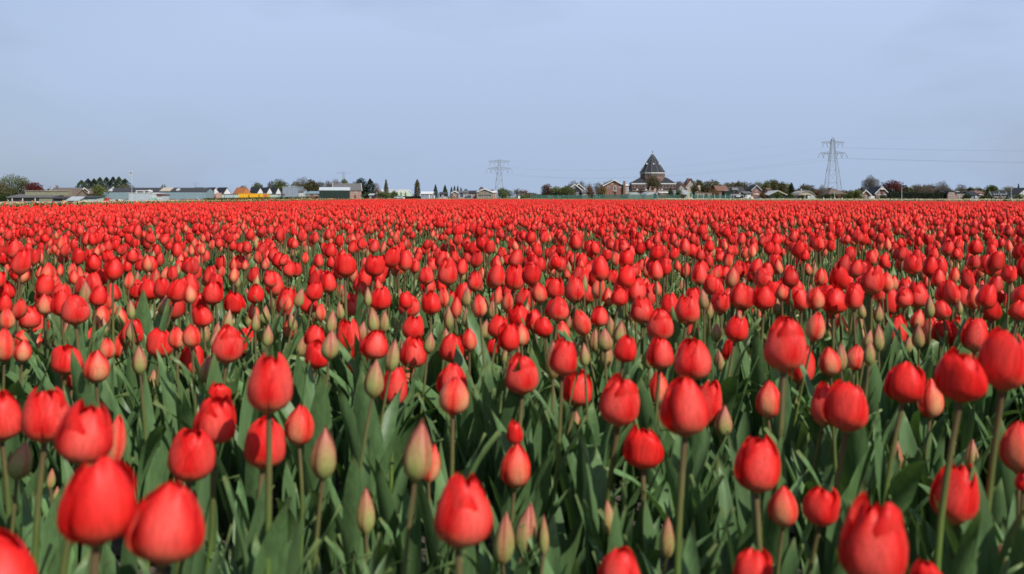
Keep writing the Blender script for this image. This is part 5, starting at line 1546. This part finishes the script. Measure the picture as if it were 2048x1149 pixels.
# --- house with red gables
b = Building('cream_house', 'cream house with steep red-edged gable right of the church', 'house', 1372, 1402, 398)
b.body(383, 358.5, 10, 'gable', MT['cream'], MT['tile'], MT['tile'], ov=.35, x0=1365, x1=1400)
b.win(1381, 1385, 363, 368, 'white', 'glass'); b.win(1378, 1381, 377, 380); b.box('door', 'teal', 1380, 1387.5, 386, 394); b.box('wall_panel', 'grey', 1374, 1392, 369, 374, -.05, -.004)
MB().box(b.x(1376), b.x(1378.6), 1.5, 2.4, b.z(372), b.z(356.5)).build('chimney', MT['brick'], b.roof); MB().box(b.x(1397.5), b.x(1402.5), 2, 3.2, b.z(384), b.z(371)).build('chimney', MT['cream'], b.roof)
b = Building('gabled_annexe', 'small grey gabled annexe joined left of the cream house', 'house', 1354, 1375, 394)
b.body(381, 368.5, 8, 'gable', MT['grey'], MT['tile'], MT['tile'], ov=.3); b.win(1362, 1366, 376, 380); b.box('conservatory', 'lblue', 1346, 1374, 381, 389.5, -1.8, -.01)
for p in range(1348, 1374, 5): b.box('mullion', 'white', p, p + .7, 381, 389.5, -1.9, -1.81)
tree('deciduous_tree', 'small olive tree in front of the cream house', 1389, 380, 369, 9, 'leafy', 'olive', 'brown', dens=.7, botfrac=.35)
b = Building('flat_shed', 'long low flat-roofed brown shed right of the cream house', 'shed', 1390, 1424, 378)
b.body(386, 386, 5, 'flat', MT['timber'], MT['broof']); b.box('door', 'void', 1411, 1414, 388, 395); b.win(1396, 1401, 388, 391)
# --- trees behind
for (px, top, hf, kd, c1, c2, lab) in [
    (1362, 367, 12, 'sparse', 'brown', 'olive', 'low brown tree between church and cream house'),
    (1396, 359, 13, 'leafy', 'brown', 'olive', 'brown rounded tree right behind the cream house gable'),
    (1412, 362, 13, 'leafy', 'brown', 'olive', 'brown tree with sloping right side behind the flat-roofed shed'),
    (1420, 370, 10, 'leafy', 'rust', 'brown', 'low reddish brown tree behind the flat-roofed shed'),
    (1432, 362, 11, 'leafy', 'olive', 'spring', 'pale olive domed tree above the dark red roof'),
    (1453, 364, 9, 'sparse', 'brown', 'olive', 'loose brown tree above the lit white wall'),
    (1466, 366, 9, 'leafy', 'olive', 'brown', 'olive tree above the house with white dormer band'),
    (1477, 362, 10, 'leafy', 'olive', 'brown', 'domed olive-brown tree left of the blue-edged brick gable'),
    (1490, 362, 9, 'sparse', 'brown', 'grey', 'loose brown tree above the white van'),
    (1501, 363, 9, 'bare', 'bare', 'brown', 'grey bare tree just left of the blue-edged brick gable'),
    (1516, 361, 10, 'bare', 'pale', 'olive', 'pale twiggy tree right above the blue-edged brick gable'),
    (1534, 360.5, 11, 'leafy', 'olive', 'spring', 'pale olive tree above the pink chimney'),
    (1551, 361, 12, 'leafy', 'olive', 'brown', 'domed olive tree above the green tarpaulin tent, left one'),
    (1564, 363, 11, 'leafy', 'brown', 'olive', 'brown-olive tree sloping down right of the domed ones'),
    (1610, 367, 13, 'leafy', 'brown', 'olive', 'wide brown tree above the cream barrel-roofed house'),
    (1625, 369, 8, 'sparse', 'brown', 'olive', 'lower brown tree at the right of the cream barrel-roofed house'),
    (1644, 367.5, 8, 'bare', 'pale', 'grey', 'pale bare tree left of the big pylon'),
    (1632, 379, 9, 'sparse', 'brown', 'rust', 'low brown scrub tree at the left foot of the big pylon'),]:
    tree('deciduous_tree', lab, px, 445, top, hf, kd, c1, c2, dens=1.1)
b = Building('red_roof_house', 'dark red roofed house among trees left of the white dormers', 'house', 1433, 1456, 410)
b.body(382, 372.5, 9, 'side', MT['brown'], MT['tile']); b.box('wall_panel', 'white', 1447.5, 1455.5, 380.8, 384.5)
tree('rust_shrub', 'rust brown shrub in front of the dark red roofed house', 1428, 392, 378, 12, 'leafy', 'olive', 'rust', botfrac=.05)
b = Building('dormer_house', 'dark-roofed house with long white dormer band behind the net fence', 'house', 1455, 1490, 418)
b.body(386, 375, 9, 'side', MT['pbrick'], MT['dark'])
b.box('dormer', 'black', 1464.4, 1477, 376.4, 380.2, .8, 3.5, parent=b.roof)
for p in (1464.6, 1468.7, 1472.8): b.win(p, p + 3.9, 376.4, 380.2, y=.79)
b = Building('green_shed', 'dark green flat shed below the dormer house', 'shed', 1449, 1466, 385)
b.body(383.5, 383, 5, 'flat', MT['green'], MT['green'])
b = Building('white_porch_house', 'low house with white gutter and pale bay right of the dormer house', 'house', 1478, 1492, 402)
b.body(386.5, 383, 7, 'side', MT['pink'], MT['dark']); b.box('gutter', 'white', 1478, 1492, 386.4, 387.3, -.5, -.05); b.win(1480, 1484, 388, 392)
tunnel('hoop_tunnel', 'grey open hoop tunnel with white trailer inside, right end of the net', 1477, 366, 11.5, 388.3, 8, 'grey', door=(1468, 1487, 391))
b = Building('trailer', 'white trailer standing inside the mouth of the grey hoop tunnel', 'trailer', 1473, 1481, 362)
MB().box(-b.w / 2, b.w / 2, 0, 1.8, b.z(394.3), b.z(391.3)).build('body', MT['pale'], b.root); MB().box(-b.w / 2 + .2, -b.w / 2 + .5, .2, 1.6, -.02, b.z(394.4)).build('wheel', MT['rubber'], b.root); MB().box(b.w / 2 - .5, b.w / 2 - .2, .2, 1.6, -.02, b.z(394.4)).build('wheel', MT['rubber'], b.root)
b = Building('dark_shed', 'black sided shed with slanting grey roof behind the white van', 'shed', 1488, 1504, 378)
b.body(388, 384, 5, 'mono', MT['black'], MT['groof'])
vehicle('white_van', 'white van parked in front of the black sided shed', 'van', 1495, 366, 3.2, 'white', 'van', k=.72)
bollard(1503, 360, 393.5, 'white sack-like post right of the white van', .45, name='white_drum', cat='drum')
b = Building('blue_gable_house', 'brick house with pale blue gable edges above the white parasol', 'house', 1504, 1522, 400)
b.body(380, 371.5, 9, 'gable', MT['brick'], MT['slate'], MT['lblue'], ov=.35); b.win(1511, 1514.5, 380.5, 384); b.win(1507, 1510, 387, 390)
# parasol
X = px2x(1513, 372); g0 = ground_z(X, 372)
rt = empty('parasol', (X, 372, g0), label='white garden parasol in front of the blue-edged brick house', cat='parasol')
zt_, ze_ = py2z(386.6, 372) - g0, py2z(389.8, 372) - g0
MB().lathe([(1.15, ze_), (1.15, ze_ + .05), (.6, (zt_ + ze_) / 2 + .12), (.05, zt_)], 8).build('canopy', MT['cream'], rt); MB().lathe([(.04, 0), (.04, zt_)], 6).build('pole', MT['steel'], rt); MB().lathe([(.3, 0), (.25, .12)], 8).build('base', MT['conc'], rt)
vehicle('parked_car', 'blue car parked under the white parasol side', 'car', 1516, 364, 3.9, 'navy', 'car', k=.62)
b = Building('pink_house', 'narrow pink brick wall with chimney left of the green tarpaulin tent', 'house', 1535, 1542, 396)
b.body(380, 377.5, 6, 'side', MT['pink'], MT['tile']); b.win(1537, 1540, 382, 385)
tree('rust_shrub', 'rust coloured shrub left of the pink brick wall', 1526, 380, 384, 7, 'leafy', 'rust', 'olive', botfrac=.02)
b = Building('tarpaulin_tent', 'dark green sided tent barn with pale drooping roof edge', 'tent', 1537, 1574, 378)
b.body(390.5, 382.2, 9, 'gable', MT['green'], MT['film'], MT['cream'], ov=.3)
for i in range(6): b.box('wall_panel', 'green', 1538 + 6 * i, 1543.4 + 6 * i, 391, 398, -.05, -.005)
bush('green ivy-like bush growing before the tent barn gable', 1557, 371, 384.5, 8, 'green', 'spring')
tree('dark_tree', 'dark upright evergreen right of the domed olive trees', 1583, 420, 366, 8, 'pine', 'dark', 'dark', dens=1.4)
bush('low green bush right of the tent barn', 1581, 375, 386, 7, 'olive', 'green')
# --- cream barrel-roofed house
b = Building('cream_barn', 'cream house with broad rounded pale roof left of the big pylon', 'house', 1597, 1632, 384)
xa, xb = b.x(1597), b.x(1632)
pts = [(1597, 391), (1601, 387), (1606, 384.3), (1612, 383.2), (1618, 383.5), (1624, 386), (1629, 390), (1633, 396)]
MB().prism([(b.x(1597), -.4)] + [(b.x(p), b.z(q)) for p, q in pts] + [(b.x(1633), -.4)], 'y', 0, 11).build('wall', MT['cream'], b.root)
rf = MB()
for (p, q), (p2, q2) in zip(pts[:-1], pts[1:]):
    rf.prism([(b.x(p), b.z(q) + .01), (b.x(p2), b.z(q2) + .01), (b.x(p2), b.z(q2) + .22), (b.x(p), b.z(q) + .22)], 'y', -.4, 11.2)
b.roof = rf.build('roof', MT['cream'], b.root)
b.box('door', 'void', 1611, 1615, 391, 398); b.box('garage_door', 'pale', 1615.4, 1620, 392.5, 398.4, -.1, -.01); b.box('window_band', 'void', 1611.5, 1621, 390, 391.4, -.09, -.005)
b.box('fascia', 'film', 1622, 1631, 391, 398, -.12, -.01)
b = Building('dark_roof_house', 'house with low dark roof and small chimney behind the barrel roof', 'house', 1603, 1617, 402)
b.body(384, 379.5, 8, 'side', MT['white'], MT['slate'], chim=[(1604.2, 378, 383, 1.6, MT['white'])])
bush('dark bush left of the cream barrel-roofed house', 1603, 374, 389, 8, 'dark', 'brown')
bush('dark scrub right of the cream barrel-roofed house', 1640, 376, 390, 9, 'dark', 'brown')
# --- big pylon surroundings
b = Building('hip_roof_barn', 'big reddish brown hipped roof behind the base of the big pylon', 'barn', 1658, 1692, 470)
b.body(389, 378, 12, 'hip', MT['brown'], MT['broof']); b.win(1664, 1668, 390, 393); b.win(1682, 1686, 390, 393)
bush('green bush left below the hipped roof', 1655, 420, 388, 9, 'green', 'dark'); bush('olive bush below the hipped roof, centre', 1668, 415, 386, 9, 'olive', 'green'); bush('rust orange shrub at the foot of the big pylon', 1677, 400, 391, 5, 'rust', 'rust'); bush('yellow-green shrub right of the rust orange one', 1686, 402, 387, 6, 'spring', 'olive')
tree('willow', 'yellow-green willow shrub right of the big pylon, left part', 1703, 385, 379.5, 9, 'leafy', 'spring', 'olive', botfrac=.02); bush('yellow-green bush left of the small white-edged gable', 1717, 380, 379, 9, 'olive', 'spring'); bush('dark low bush between pylon foot and willow shrub', 1694, 390, 391, 7, 'dark', 'green')
for p, t_, l in [(1647, 395.5, 'leftmost short white post below the big pylon'), (1662, 395.8, 'second short white post below the big pylon'), (1669.5, 395, 'third short white post, right beside the striped pole'), (1684.5, 395.8, 'rightmost short white post below the big pylon')]:
    bollard(p, 350, t_, l, .18)
bollard(1669, 356, 383, 'thin pale pole with a small sign under the big pylon', .09, name='sign_pole', cat='pole', mat='pale')
# --- white-edged gable houses
b = Building('small_gable_house', 'small brick house with white-edged gable, left one of the white-edged pair', 'house', 1722, 1741, 390)
b.body(390, 381.5, 10, 'gable', MT['brown'], MT['slate'], MT['white'], ov=.45); b.win(1729.5, 1733, 391.5, 396); b.box('window_band', 'white', 1724, 1728, 391.4, 392.4); MB().lathe([(.14, b.z(381.5)), (.05, b.z(378.4))], 6).build('finial', MT['white'], b.roof)
b = Building('large_gable_house', 'larger brick house with white-edged gable and finial, right one of the pair', 'house', 1751, 1776, 392)
b.body(386.5, 374.5, 12, 'gable', MT['brown'], MT['slate'], MT['white'], ov=.5); b.win(1757, 1760, 384, 389); b.win(1767.5, 1771, 384, 389); b.box('wall_panel', 'plum', 1761.5, 1766.5, 380, 390); b.box('window_band', 'white', 1752, 1775, 389.4, 390.2); b.win(1756, 1760, 391.5, 395)
b.box('fretwork', 'white', 1761, 1766.5, 377, 379.6, -.75, -.62); MB().lathe([(.2, b.z(374.5)), (.06, b.z(371.3))], 6).build('finial', MT['white'], b.roof)
b = Building('slate_house', 'dark slate roof linking the two white-edged gable houses', 'house', 1734, 1754, 404)
b.body(390, 375.5, 12, 'side', MT['brown'], MT['slate'])
vehicle('white_van', 'low white van parked between the two white-edged gables', 'van', 1742.5, 376, 4.2, 'white', 'van', base=398.5, k=.5)
bush('dark bush below the larger white-edged gable', 1766, 380, 390.5, 9, 'dark', 'green'); bush('grey-green low shrub right of the larger white-edged gable', 1787, 372, 395.3, 12, 'grey', 'green')
tree('deciduous_tree', 'large round bare tree above the white-edged gable houses', 1741, 450, 350, 17, 'bare', 'bare', 'brown', dens=2.2)
tree('copper_beech', 'deep copper-red beech, the largest red tree, right of the gable houses', 1783, 448, 359, 23, 'leafy', 'copper', 'copper', dens=1.6, lobes=10)
bush('dark green shrub below the copper beech', 1777, 420, 377, 12, 'dark', 'dark')
hedge('tall_hedge', 'long dark clipped hedge right of the gable houses', 1776, 1889, 388, 385.5, 'hedge', 3.0, seed=31)
lamp_post(1803.5, 372, 376, 'pale street lamp in front of the long dark hedge')
for (px, top, hf, kd, c1, c2, lab) in [
    (1797, 366, 6, 'sparse', 'grey', 'brown', 'small grey tree at the right shoulder of the copper beech'),
    (1809, 370, 9, 'leafy', 'green', 'brown', 'dull green tree behind the street lamp and dark hedge'),
    (1820, 374, 6, 'leafy', 'green', 'olive', 'lowest green tree above the dark hedge'),
    (1831, 366, 6, 'bare', 'bare', 'grey', 'narrow bare tree with twin tops above the hedge middle'),
    (1839, 368, 7, 'sparse', 'brown', 'grey', 'brown-grey loose tree above the hedge middle'),
    (1849, 366, 9, 'bare', 'bare', 'pale', 'pale bare tree left of the reddish one above the hedge'),
    (1861, 370, 8, 'sparse', 'rust', 'grey', 'reddish loose tree above the right part of the hedge'),
    (1884, 361, 14, 'bare', 'grey', 'bare', 'open-branched bare tree left of the mansard house'),
    (1896, 376, 9, 'bare', 'bare', 'grey', 'low bare tree just behind the mansard house roof'),
    (1922, 367, 12, 'bare', 'bare', 'brown', 'bare rounded tree right behind the mansard house'),
    (1941, 374, 9, 'leafy', 'dark', 'green', 'dark green tree right of the mansard house'),
    (1960, 376, 6, 'leafy', 'brown', 'olive', 'small brown tree above the pinkish roof'),
    (1982, 369.5, 14, 'leafy', 'olive', 'green', 'big olive tree in the middle of the right end village'),
    (2004, 379, 8, 'sparse', 'grey', 'olive', 'low grey-green tree right of the big olive tree'),
    (2015, 373, 6, 'bare', 'brown', 'grey', 'dark bare tree left of the tall pale pole'),
    (2024, 373, 7, 'bare', 'bare', 'brown', 'bare tree right behind the tall pale pole'),
    (2037, 368.5, 5, 'conifer', 'dark', 'blue', 'pointed dark conifer near the right picture edge'),
    (2046, 379, 8, 'leafy', 'dark', 'dark', 'dark rounded tree at the right picture edge')]:
    tree('conifer_tree' if kd == 'conifer' else 'deciduous_tree', lab, px, 445, top, hf, kd, c1, c2, dens=1.2)
# --- mansard house and right end village
b = Building('mansard_house', 'narrow brick house with mansard gable and two white windows', 'house', 1895.5, 1911.5, 385)
e_ = b.z(391); xa, xb = -b.w / 2, b.w / 2
prof = [(xa, -.4), (xb, -.4), (xb, b.z(390)), (xb - .45, b.z(384)), (xa + .45, b.z(384)), (xa, b.z(390))]
MB().prism(prof, 'y', 0, 9).build('wall', MT['pbrick'], b.root)
rf = MB(); rf.prism([(xa - .15, b.z(390.2)), (xa + .30, b.z(383.6)), (xa + .30, b.z(383.6) + .25), (xa - .35, b.z(390.2))], 'y', -.2, 9.2)
rf.prism([(xb + .15, b.z(390.2)), (xb + .35, b.z(390.2)), (xb - .30, b.z(383.6) + .25), (xb - .30, b.z(383.6))], 'y', -.2, 9.2); rf.box(xa + .3, xb - .3, -.2, 9.2, b.z(383.95), b.z(383.4))
b.roof = rf.build('roof', MT['dark'], b.root)
b.y0 = 0; b.win(1898, 1902.2, 391.2, 396.5); b.win(1903.4, 1907.4, 391.2, 396.5); b.win(1899.5, 1905.5, 385.5, 389, bars=2)
b = Building('dark_wing', 'dark boarded wing with skylight left of the mansard house', 'house', 1887, 1895, 388)
b.body(385.5, 383, 8, 'side', MT['navy'], MT['dark']); b.box('skylight', 'lblue', 1889, 1893.5, 384, 387.5, -.3, -.05)
b = Building('brick_extension', 'flat brick extension with white dormer right of the mansard house', 'house', 1912, 1928.5, 386)
b.body(389.5, 389.5, 8, 'flat', MT['pbrick'], MT['pale']); b.win(1919.5, 1923.5, 393.5, 396.5); b.win(1925, 1927.5, 391.5, 396)
b.box('dormer', 'black', 1912, 1920, 384.2, 389.2, 1, 4, parent=b.roof); b.box('dormer_roof', 'white', 1911.6, 1920.5, 383.2, 384.1, .8, 4.2, parent=b.roof); b.box('drainpipe', 'pale', 1917.2, 1918.2, 389, 399, -.2, -.06)
bush('dark green bush right of the flat brick extension', 1934, 384, 386, 8, 'dark', 'green')
b = Building('small_house', 'house with purple-grey roof and pale bay near the big olive tree', 'house', 1940, 1956, 400)
b.body(391, 384, 8, 'side', MT['bgrey'], MT['slate']); b.win(1944, 1948, 392, 395.5); b.box('bay', 'lblue', 1949, 1952, 392, 397, -.6, -.005)
b = Building('pink_roof_house', 'house with pinkish tiled roof left of the big olive tree', 'house', 1949, 1968, 415)
b.body(387, 383, 8, 'side', MT['pbrick'], MT['tile']); b.box('fascia', 'white', 1957, 1963, 388.6, 390.2, -.5, -.02); b.win(1959, 1962, 391, 394)
bush('dark bush below the pinkish roof', 1965, 385, 391, 8, 'dark', 'green'); bush('mixed green shrub below the big olive tree', 1980, 388, 390, 8, 'olive', 'dark')
for i, (xa_, xb_, l) in enumerate([(1985, 2000, 'left one of a row of dark-roofed bungalows, white gable tip'), (2000, 2014, 'middle one of a row of dark-roofed bungalows with pale dormers'), (2014, 2030, 'right one of a row of dark-roofed bungalows behind the tall pale pole')]):
    b = Building('dark_bungalow', l, 'house', xa_, xb_, 404 + 3 * i, R(-14), group='row of dark-roofed bungalows')
    b.body(392, 384.5 + .5 * i, 8, 'side', MT['brown'], MT['slate'], MT['pale'], ov=.2)
    for k in range(3): b.box('dormer', 'pale', xa_ + 3 + 4 * k, xa_ + 5 + 4 * k, 388, 390, .3, 2, parent=b.roof)
    b.win(xa_ + 3, xa_ + 6, 393, 395.5); b.win(xa_ + 8, xa_ + 11, 393, 395.5)
b = Building('white_gable_house', 'house with bright white gable cut by the right picture edge', 'house', 2040, 2066, 398)
b.body(388, 377, 9, 'gable', MT['white'], MT['dark'], MT['white'], ov=.4); b.win(2044, 2047, 383, 387)
bush('yellow-green bush below the bright white gable', 2040, 384, 388, 11, 'spring', 'olive')
lamp_post(2022.5, 372, 378, 'tall pale street lamp before the row of dark-roofed bungalows')
bollard(1941.5, 362, 397.2, 'small white post right of the flat brick extension', .22); bollard(2023, 364, 397, 'small white box post at the foot of the tall pale lamp', .35)
hedge('net_hedge', 'low dark green hedge along the right end of the far bank', 1968, 2075, 380, 397, 'dark', 1.2, seed=41)

# ------------------------------------------------------------------ pylons and power lines
def pylon(label, px, D, top, arms, basehalf, waist, base_py=None, bar=.13, insul=True, yawp=0.0):
    """lattice pylon; arms: (photo row, half width in photo columns, tip rise) ; waist: (row, half width) points up the legs"""
    m = D / FPX; X = px2x(px, D); g = ground_z(X, D)
    rt = empty('power_pylon', (X, D, g), yawp, label=label, cat='pylon', group='power pylons')
    Z = lambda py: py2z(py, D) - g
    H = Z(top)
    pts = [(0.0, basehalf * m)] + [(Z(y), h * m) for y, h in waist]
    def half(z):
        return float(np.interp(z, [p[0] for p in pts], [p[1] for p in pts]))
    corner = [(-1, -1), (1, -1), (1, 1), (-1, 1)]
    zs = [p[0] for p in pts]
    for sx_, sy_ in corner:
        l = MB()
        for a, c in zip(zs[:-1], zs[1:]):
            l.bar((sx_ * half(a), sy_ * half(a), a - (.3 if a == 0 else 0)), (sx_ * half(c), sy_ * half(c), c), bar, bar * .85, 4)
        l.build('leg', MT['steel'], rt)
    lt = MB()
    lv = [0]; 
    while lv[-1] < zs[-1] - .4: lv.append(min(zs[-1], lv[-1] + max(1.4, 2.1 * half(lv[-1]))))
    for a, c in zip(lv[:-1], lv[1:]):
        ha, hc = half(a), half(c)
        for i in range(4):
            p, q = corner[i], corner[(i + 1) % 4]
            lt.bar((p[0] * ha, p[1] * ha, a), (q[0] * hc, q[1] * hc, c), bar * .55, None, 3)
            lt.bar((q[0] * ha, q[1] * ha, a), (p[0] * hc, p[1] * hc, c), bar * .55, None, 3)
            lt.bar((p[0] * hc, p[1] * hc, c), (q[0] * hc, q[1] * hc, c), bar * .5, None, 3)
    lt.build('lattice', MT['steel'], rt)
    tips = []
    for (ya, hw, rise, nins) in arms:
        z = Z(ya); w = hw * m; hh = half(z)
        arm = MB(); ht = 1.35 * (m / .36)
        zi = z + ht
        for sd in (-1, 1):
            for sy_ in (-1, 1):
                arm.bar((sd * hh, sy_ * hh, z), (sd * w, 0, z + .2), bar * .8, bar * .6, 4)
                arm.bar((sd * half(zi), sy_ * half(zi), zi), (sd * w, 0, z + ht * .45), bar * .7, bar * .6, 4)
                for k in range(1, 6):
                    t = k / 6
                    x0, x1 = sd * (hh + (w - hh) * t), sd * (hh + (w - hh) * (t - .09))
                    arm.bar((x0, sy_ * hh * (1 - t), z + .2 * t), (x1, sy_ * hh * (1 - t), zi + (z + ht * .45 - zi) * t), bar * .4, None, 3)
            arm.bar((sd * w, 0, z + .1), (sd * w, 0, z + ht * .5), bar * .8, None, 4)
        ao = arm.build('crossarm', MT['steel'], rt)
        if insul:
            for sd in (-1, 1):
                for k in range(nins):
                    xc = sd * w * ((.97 - .44 * k) if nins > 1 else .66)
                    il = 3.2 * (m / .36)
                    for s_ in (-1, 1):
                        MB().lathe([(.10, 0), (.20, .1), (.20, il - .1), (.10, il)], 6).build('insulator', MT['bgrey'], ao).matrix_basis = \
                            Matrix.Translation((xc + s_ * .9 * (m / .36), 0, z - .1)) @ Matrix.Rotation(math.pi, 4, 'X') @ Matrix.Rotation(R(22) * s_, 4, 'Y')
                    tips.append((Vector((X + xc * math.cos(yawp), D + xc * math.sin(yawp), g + z - il)), ya, sd, k))
    cp = MB(); hz = half(zs[-1])
    for sx_, sy_ in corner: cp.bar((sx_ * hz, sy_ * hz, zs[-1]), (0, 0, H), bar * .8, bar * .5, 4)
    cp.build('peak', MT['steel'], rt)
    tips.append((Vector((X, D, g + H)), top, 0, 0))
    return tips
# big one by the right, the smaller one in the middle, three very far ones
T1 = pylon('big grey lattice power pylon at right with two crossarms', 1665.5, 700, 275, [(286.5, 23, 0, 1), (307.5, 24.5, 0, 2)], 15.5, [(378, 13.4), (345, 9.8), (320, 6.4), (309, 4.8), (288, 3.6), (280, 2.8)], bar=.15)
T2 = pylon('smaller lattice power pylon left of the middle of the horizon', 998.5, 1150, 319, [(324.5, 20.5, 0, 1), (338.5, 22, 0, 2)], 9.2, [(380, 7.8), (360, 5.9), (345, 4.0), (338, 3.2), (325, 2.3), (321, 1.8)], bar=.24)
pylon('faint far pylon with one wide arm above the brick house', 687, 2300, 343, [(347.5, 16, 0, 1)], 5.0, [(385, 3.6), (360, 2.0), (346, 1.2)], bar=.16, insul=False)
pylon('very faint far pylon behind the round olive tree left of the tall box building', 510, 3600, 362, [(364.8, 12, 0, 1)], 3.6, [(385, 2.6), (370, 1.5), (364, .9)], bar=.16, insul=False)
pylon('very faint far pylon above the right end of the grey-blue hall', 391, 4600, 366, [(368.6, 9, 0, 1)], 3.0, [(385, 2.2), (372, 1.2), (368, .8)], bar=.16, insul=False)
def wire(p, q, sag, label, r_):
    n_ = 26
    w = MB()
    P = [p.lerp(q, i / n_) - Vector((0, 0, 4 * sag * (i / n_) * (1 - i / n_))) for i in range(n_ + 1)]
    o0 = P[0].copy()
    for a, c in zip(P[:-1], P[1:]): w.bar(a - o0, c - o0, r_, r_, 3)
    o = w.build('power_line', MT['bgrey'], None, o0)
    tag(o, label, 'power line', group='power lines between the pylons')
nm = {(-1, 0): 'left outer', (1, 0): 'right outer', (-1, 1): 'left inner', (1, 1): 'right inner', (0, 0): 'top earth'}
RT = [Vector((t[0].x + 440, t[0].y - 260, t[0].z - 1.0)) for t in T1]
for t1, t2, t3 in zip(T1, T2, RT):
    arm = 'peak' if t1[2] == 0 else 'upper arm' if t1[1] < 300 else 'lower arm'
    k = nm[(t1[2], t1[3])]
    thin = .022 if t1[2] == 0 else .032
    wire(t1[0], t2[0], 9.5, f'{k} wire sagging from {arm} of big pylon left to the smaller pylon', thin * .6)
    wire(t1[0], t3, 7.0, f'{k} wire running from {arm} of big pylon out to the right', thin)

# far woods that close the gaps between the village trees
hedge('far_wood', 'far brown-olive wood behind the church and cream house', 1330, 1460, 480, 363, 'brown', 8, cat='wood', seed=51)
hedge('far_wood', 'far olive-brown wood behind the brick gable and tent barn', 1460, 1580, 482, 362, 'olive', 8, cat='wood', seed=52)
hedge('far_wood', 'far low brown wood behind the base of the big pylon', 1585, 1725, 490, 377, 'brown', 8, cat='wood', seed=53)
hedge('far_wood', 'far brown wood behind the long dark clipped hedge', 1796, 1900, 490, 371, 'brown', 8, cat='wood', seed=54)
hedge('far_wood', 'far low wood behind the dark-roofed bungalows at right', 1900, 2075, 490, 376, 'olive', 8, cat='wood', seed=55)
hedge('far_wood', 'far dark scrub wood behind the farm sheds at far left', -30, 112, 372, 378, 'brown', 6, cat='wood', seed=56)
hedge('far_wood', 'far brown wood between the tall box building and the brick house', 586, 676, 410, 366, 'brown', 6, cat='wood', seed=57)
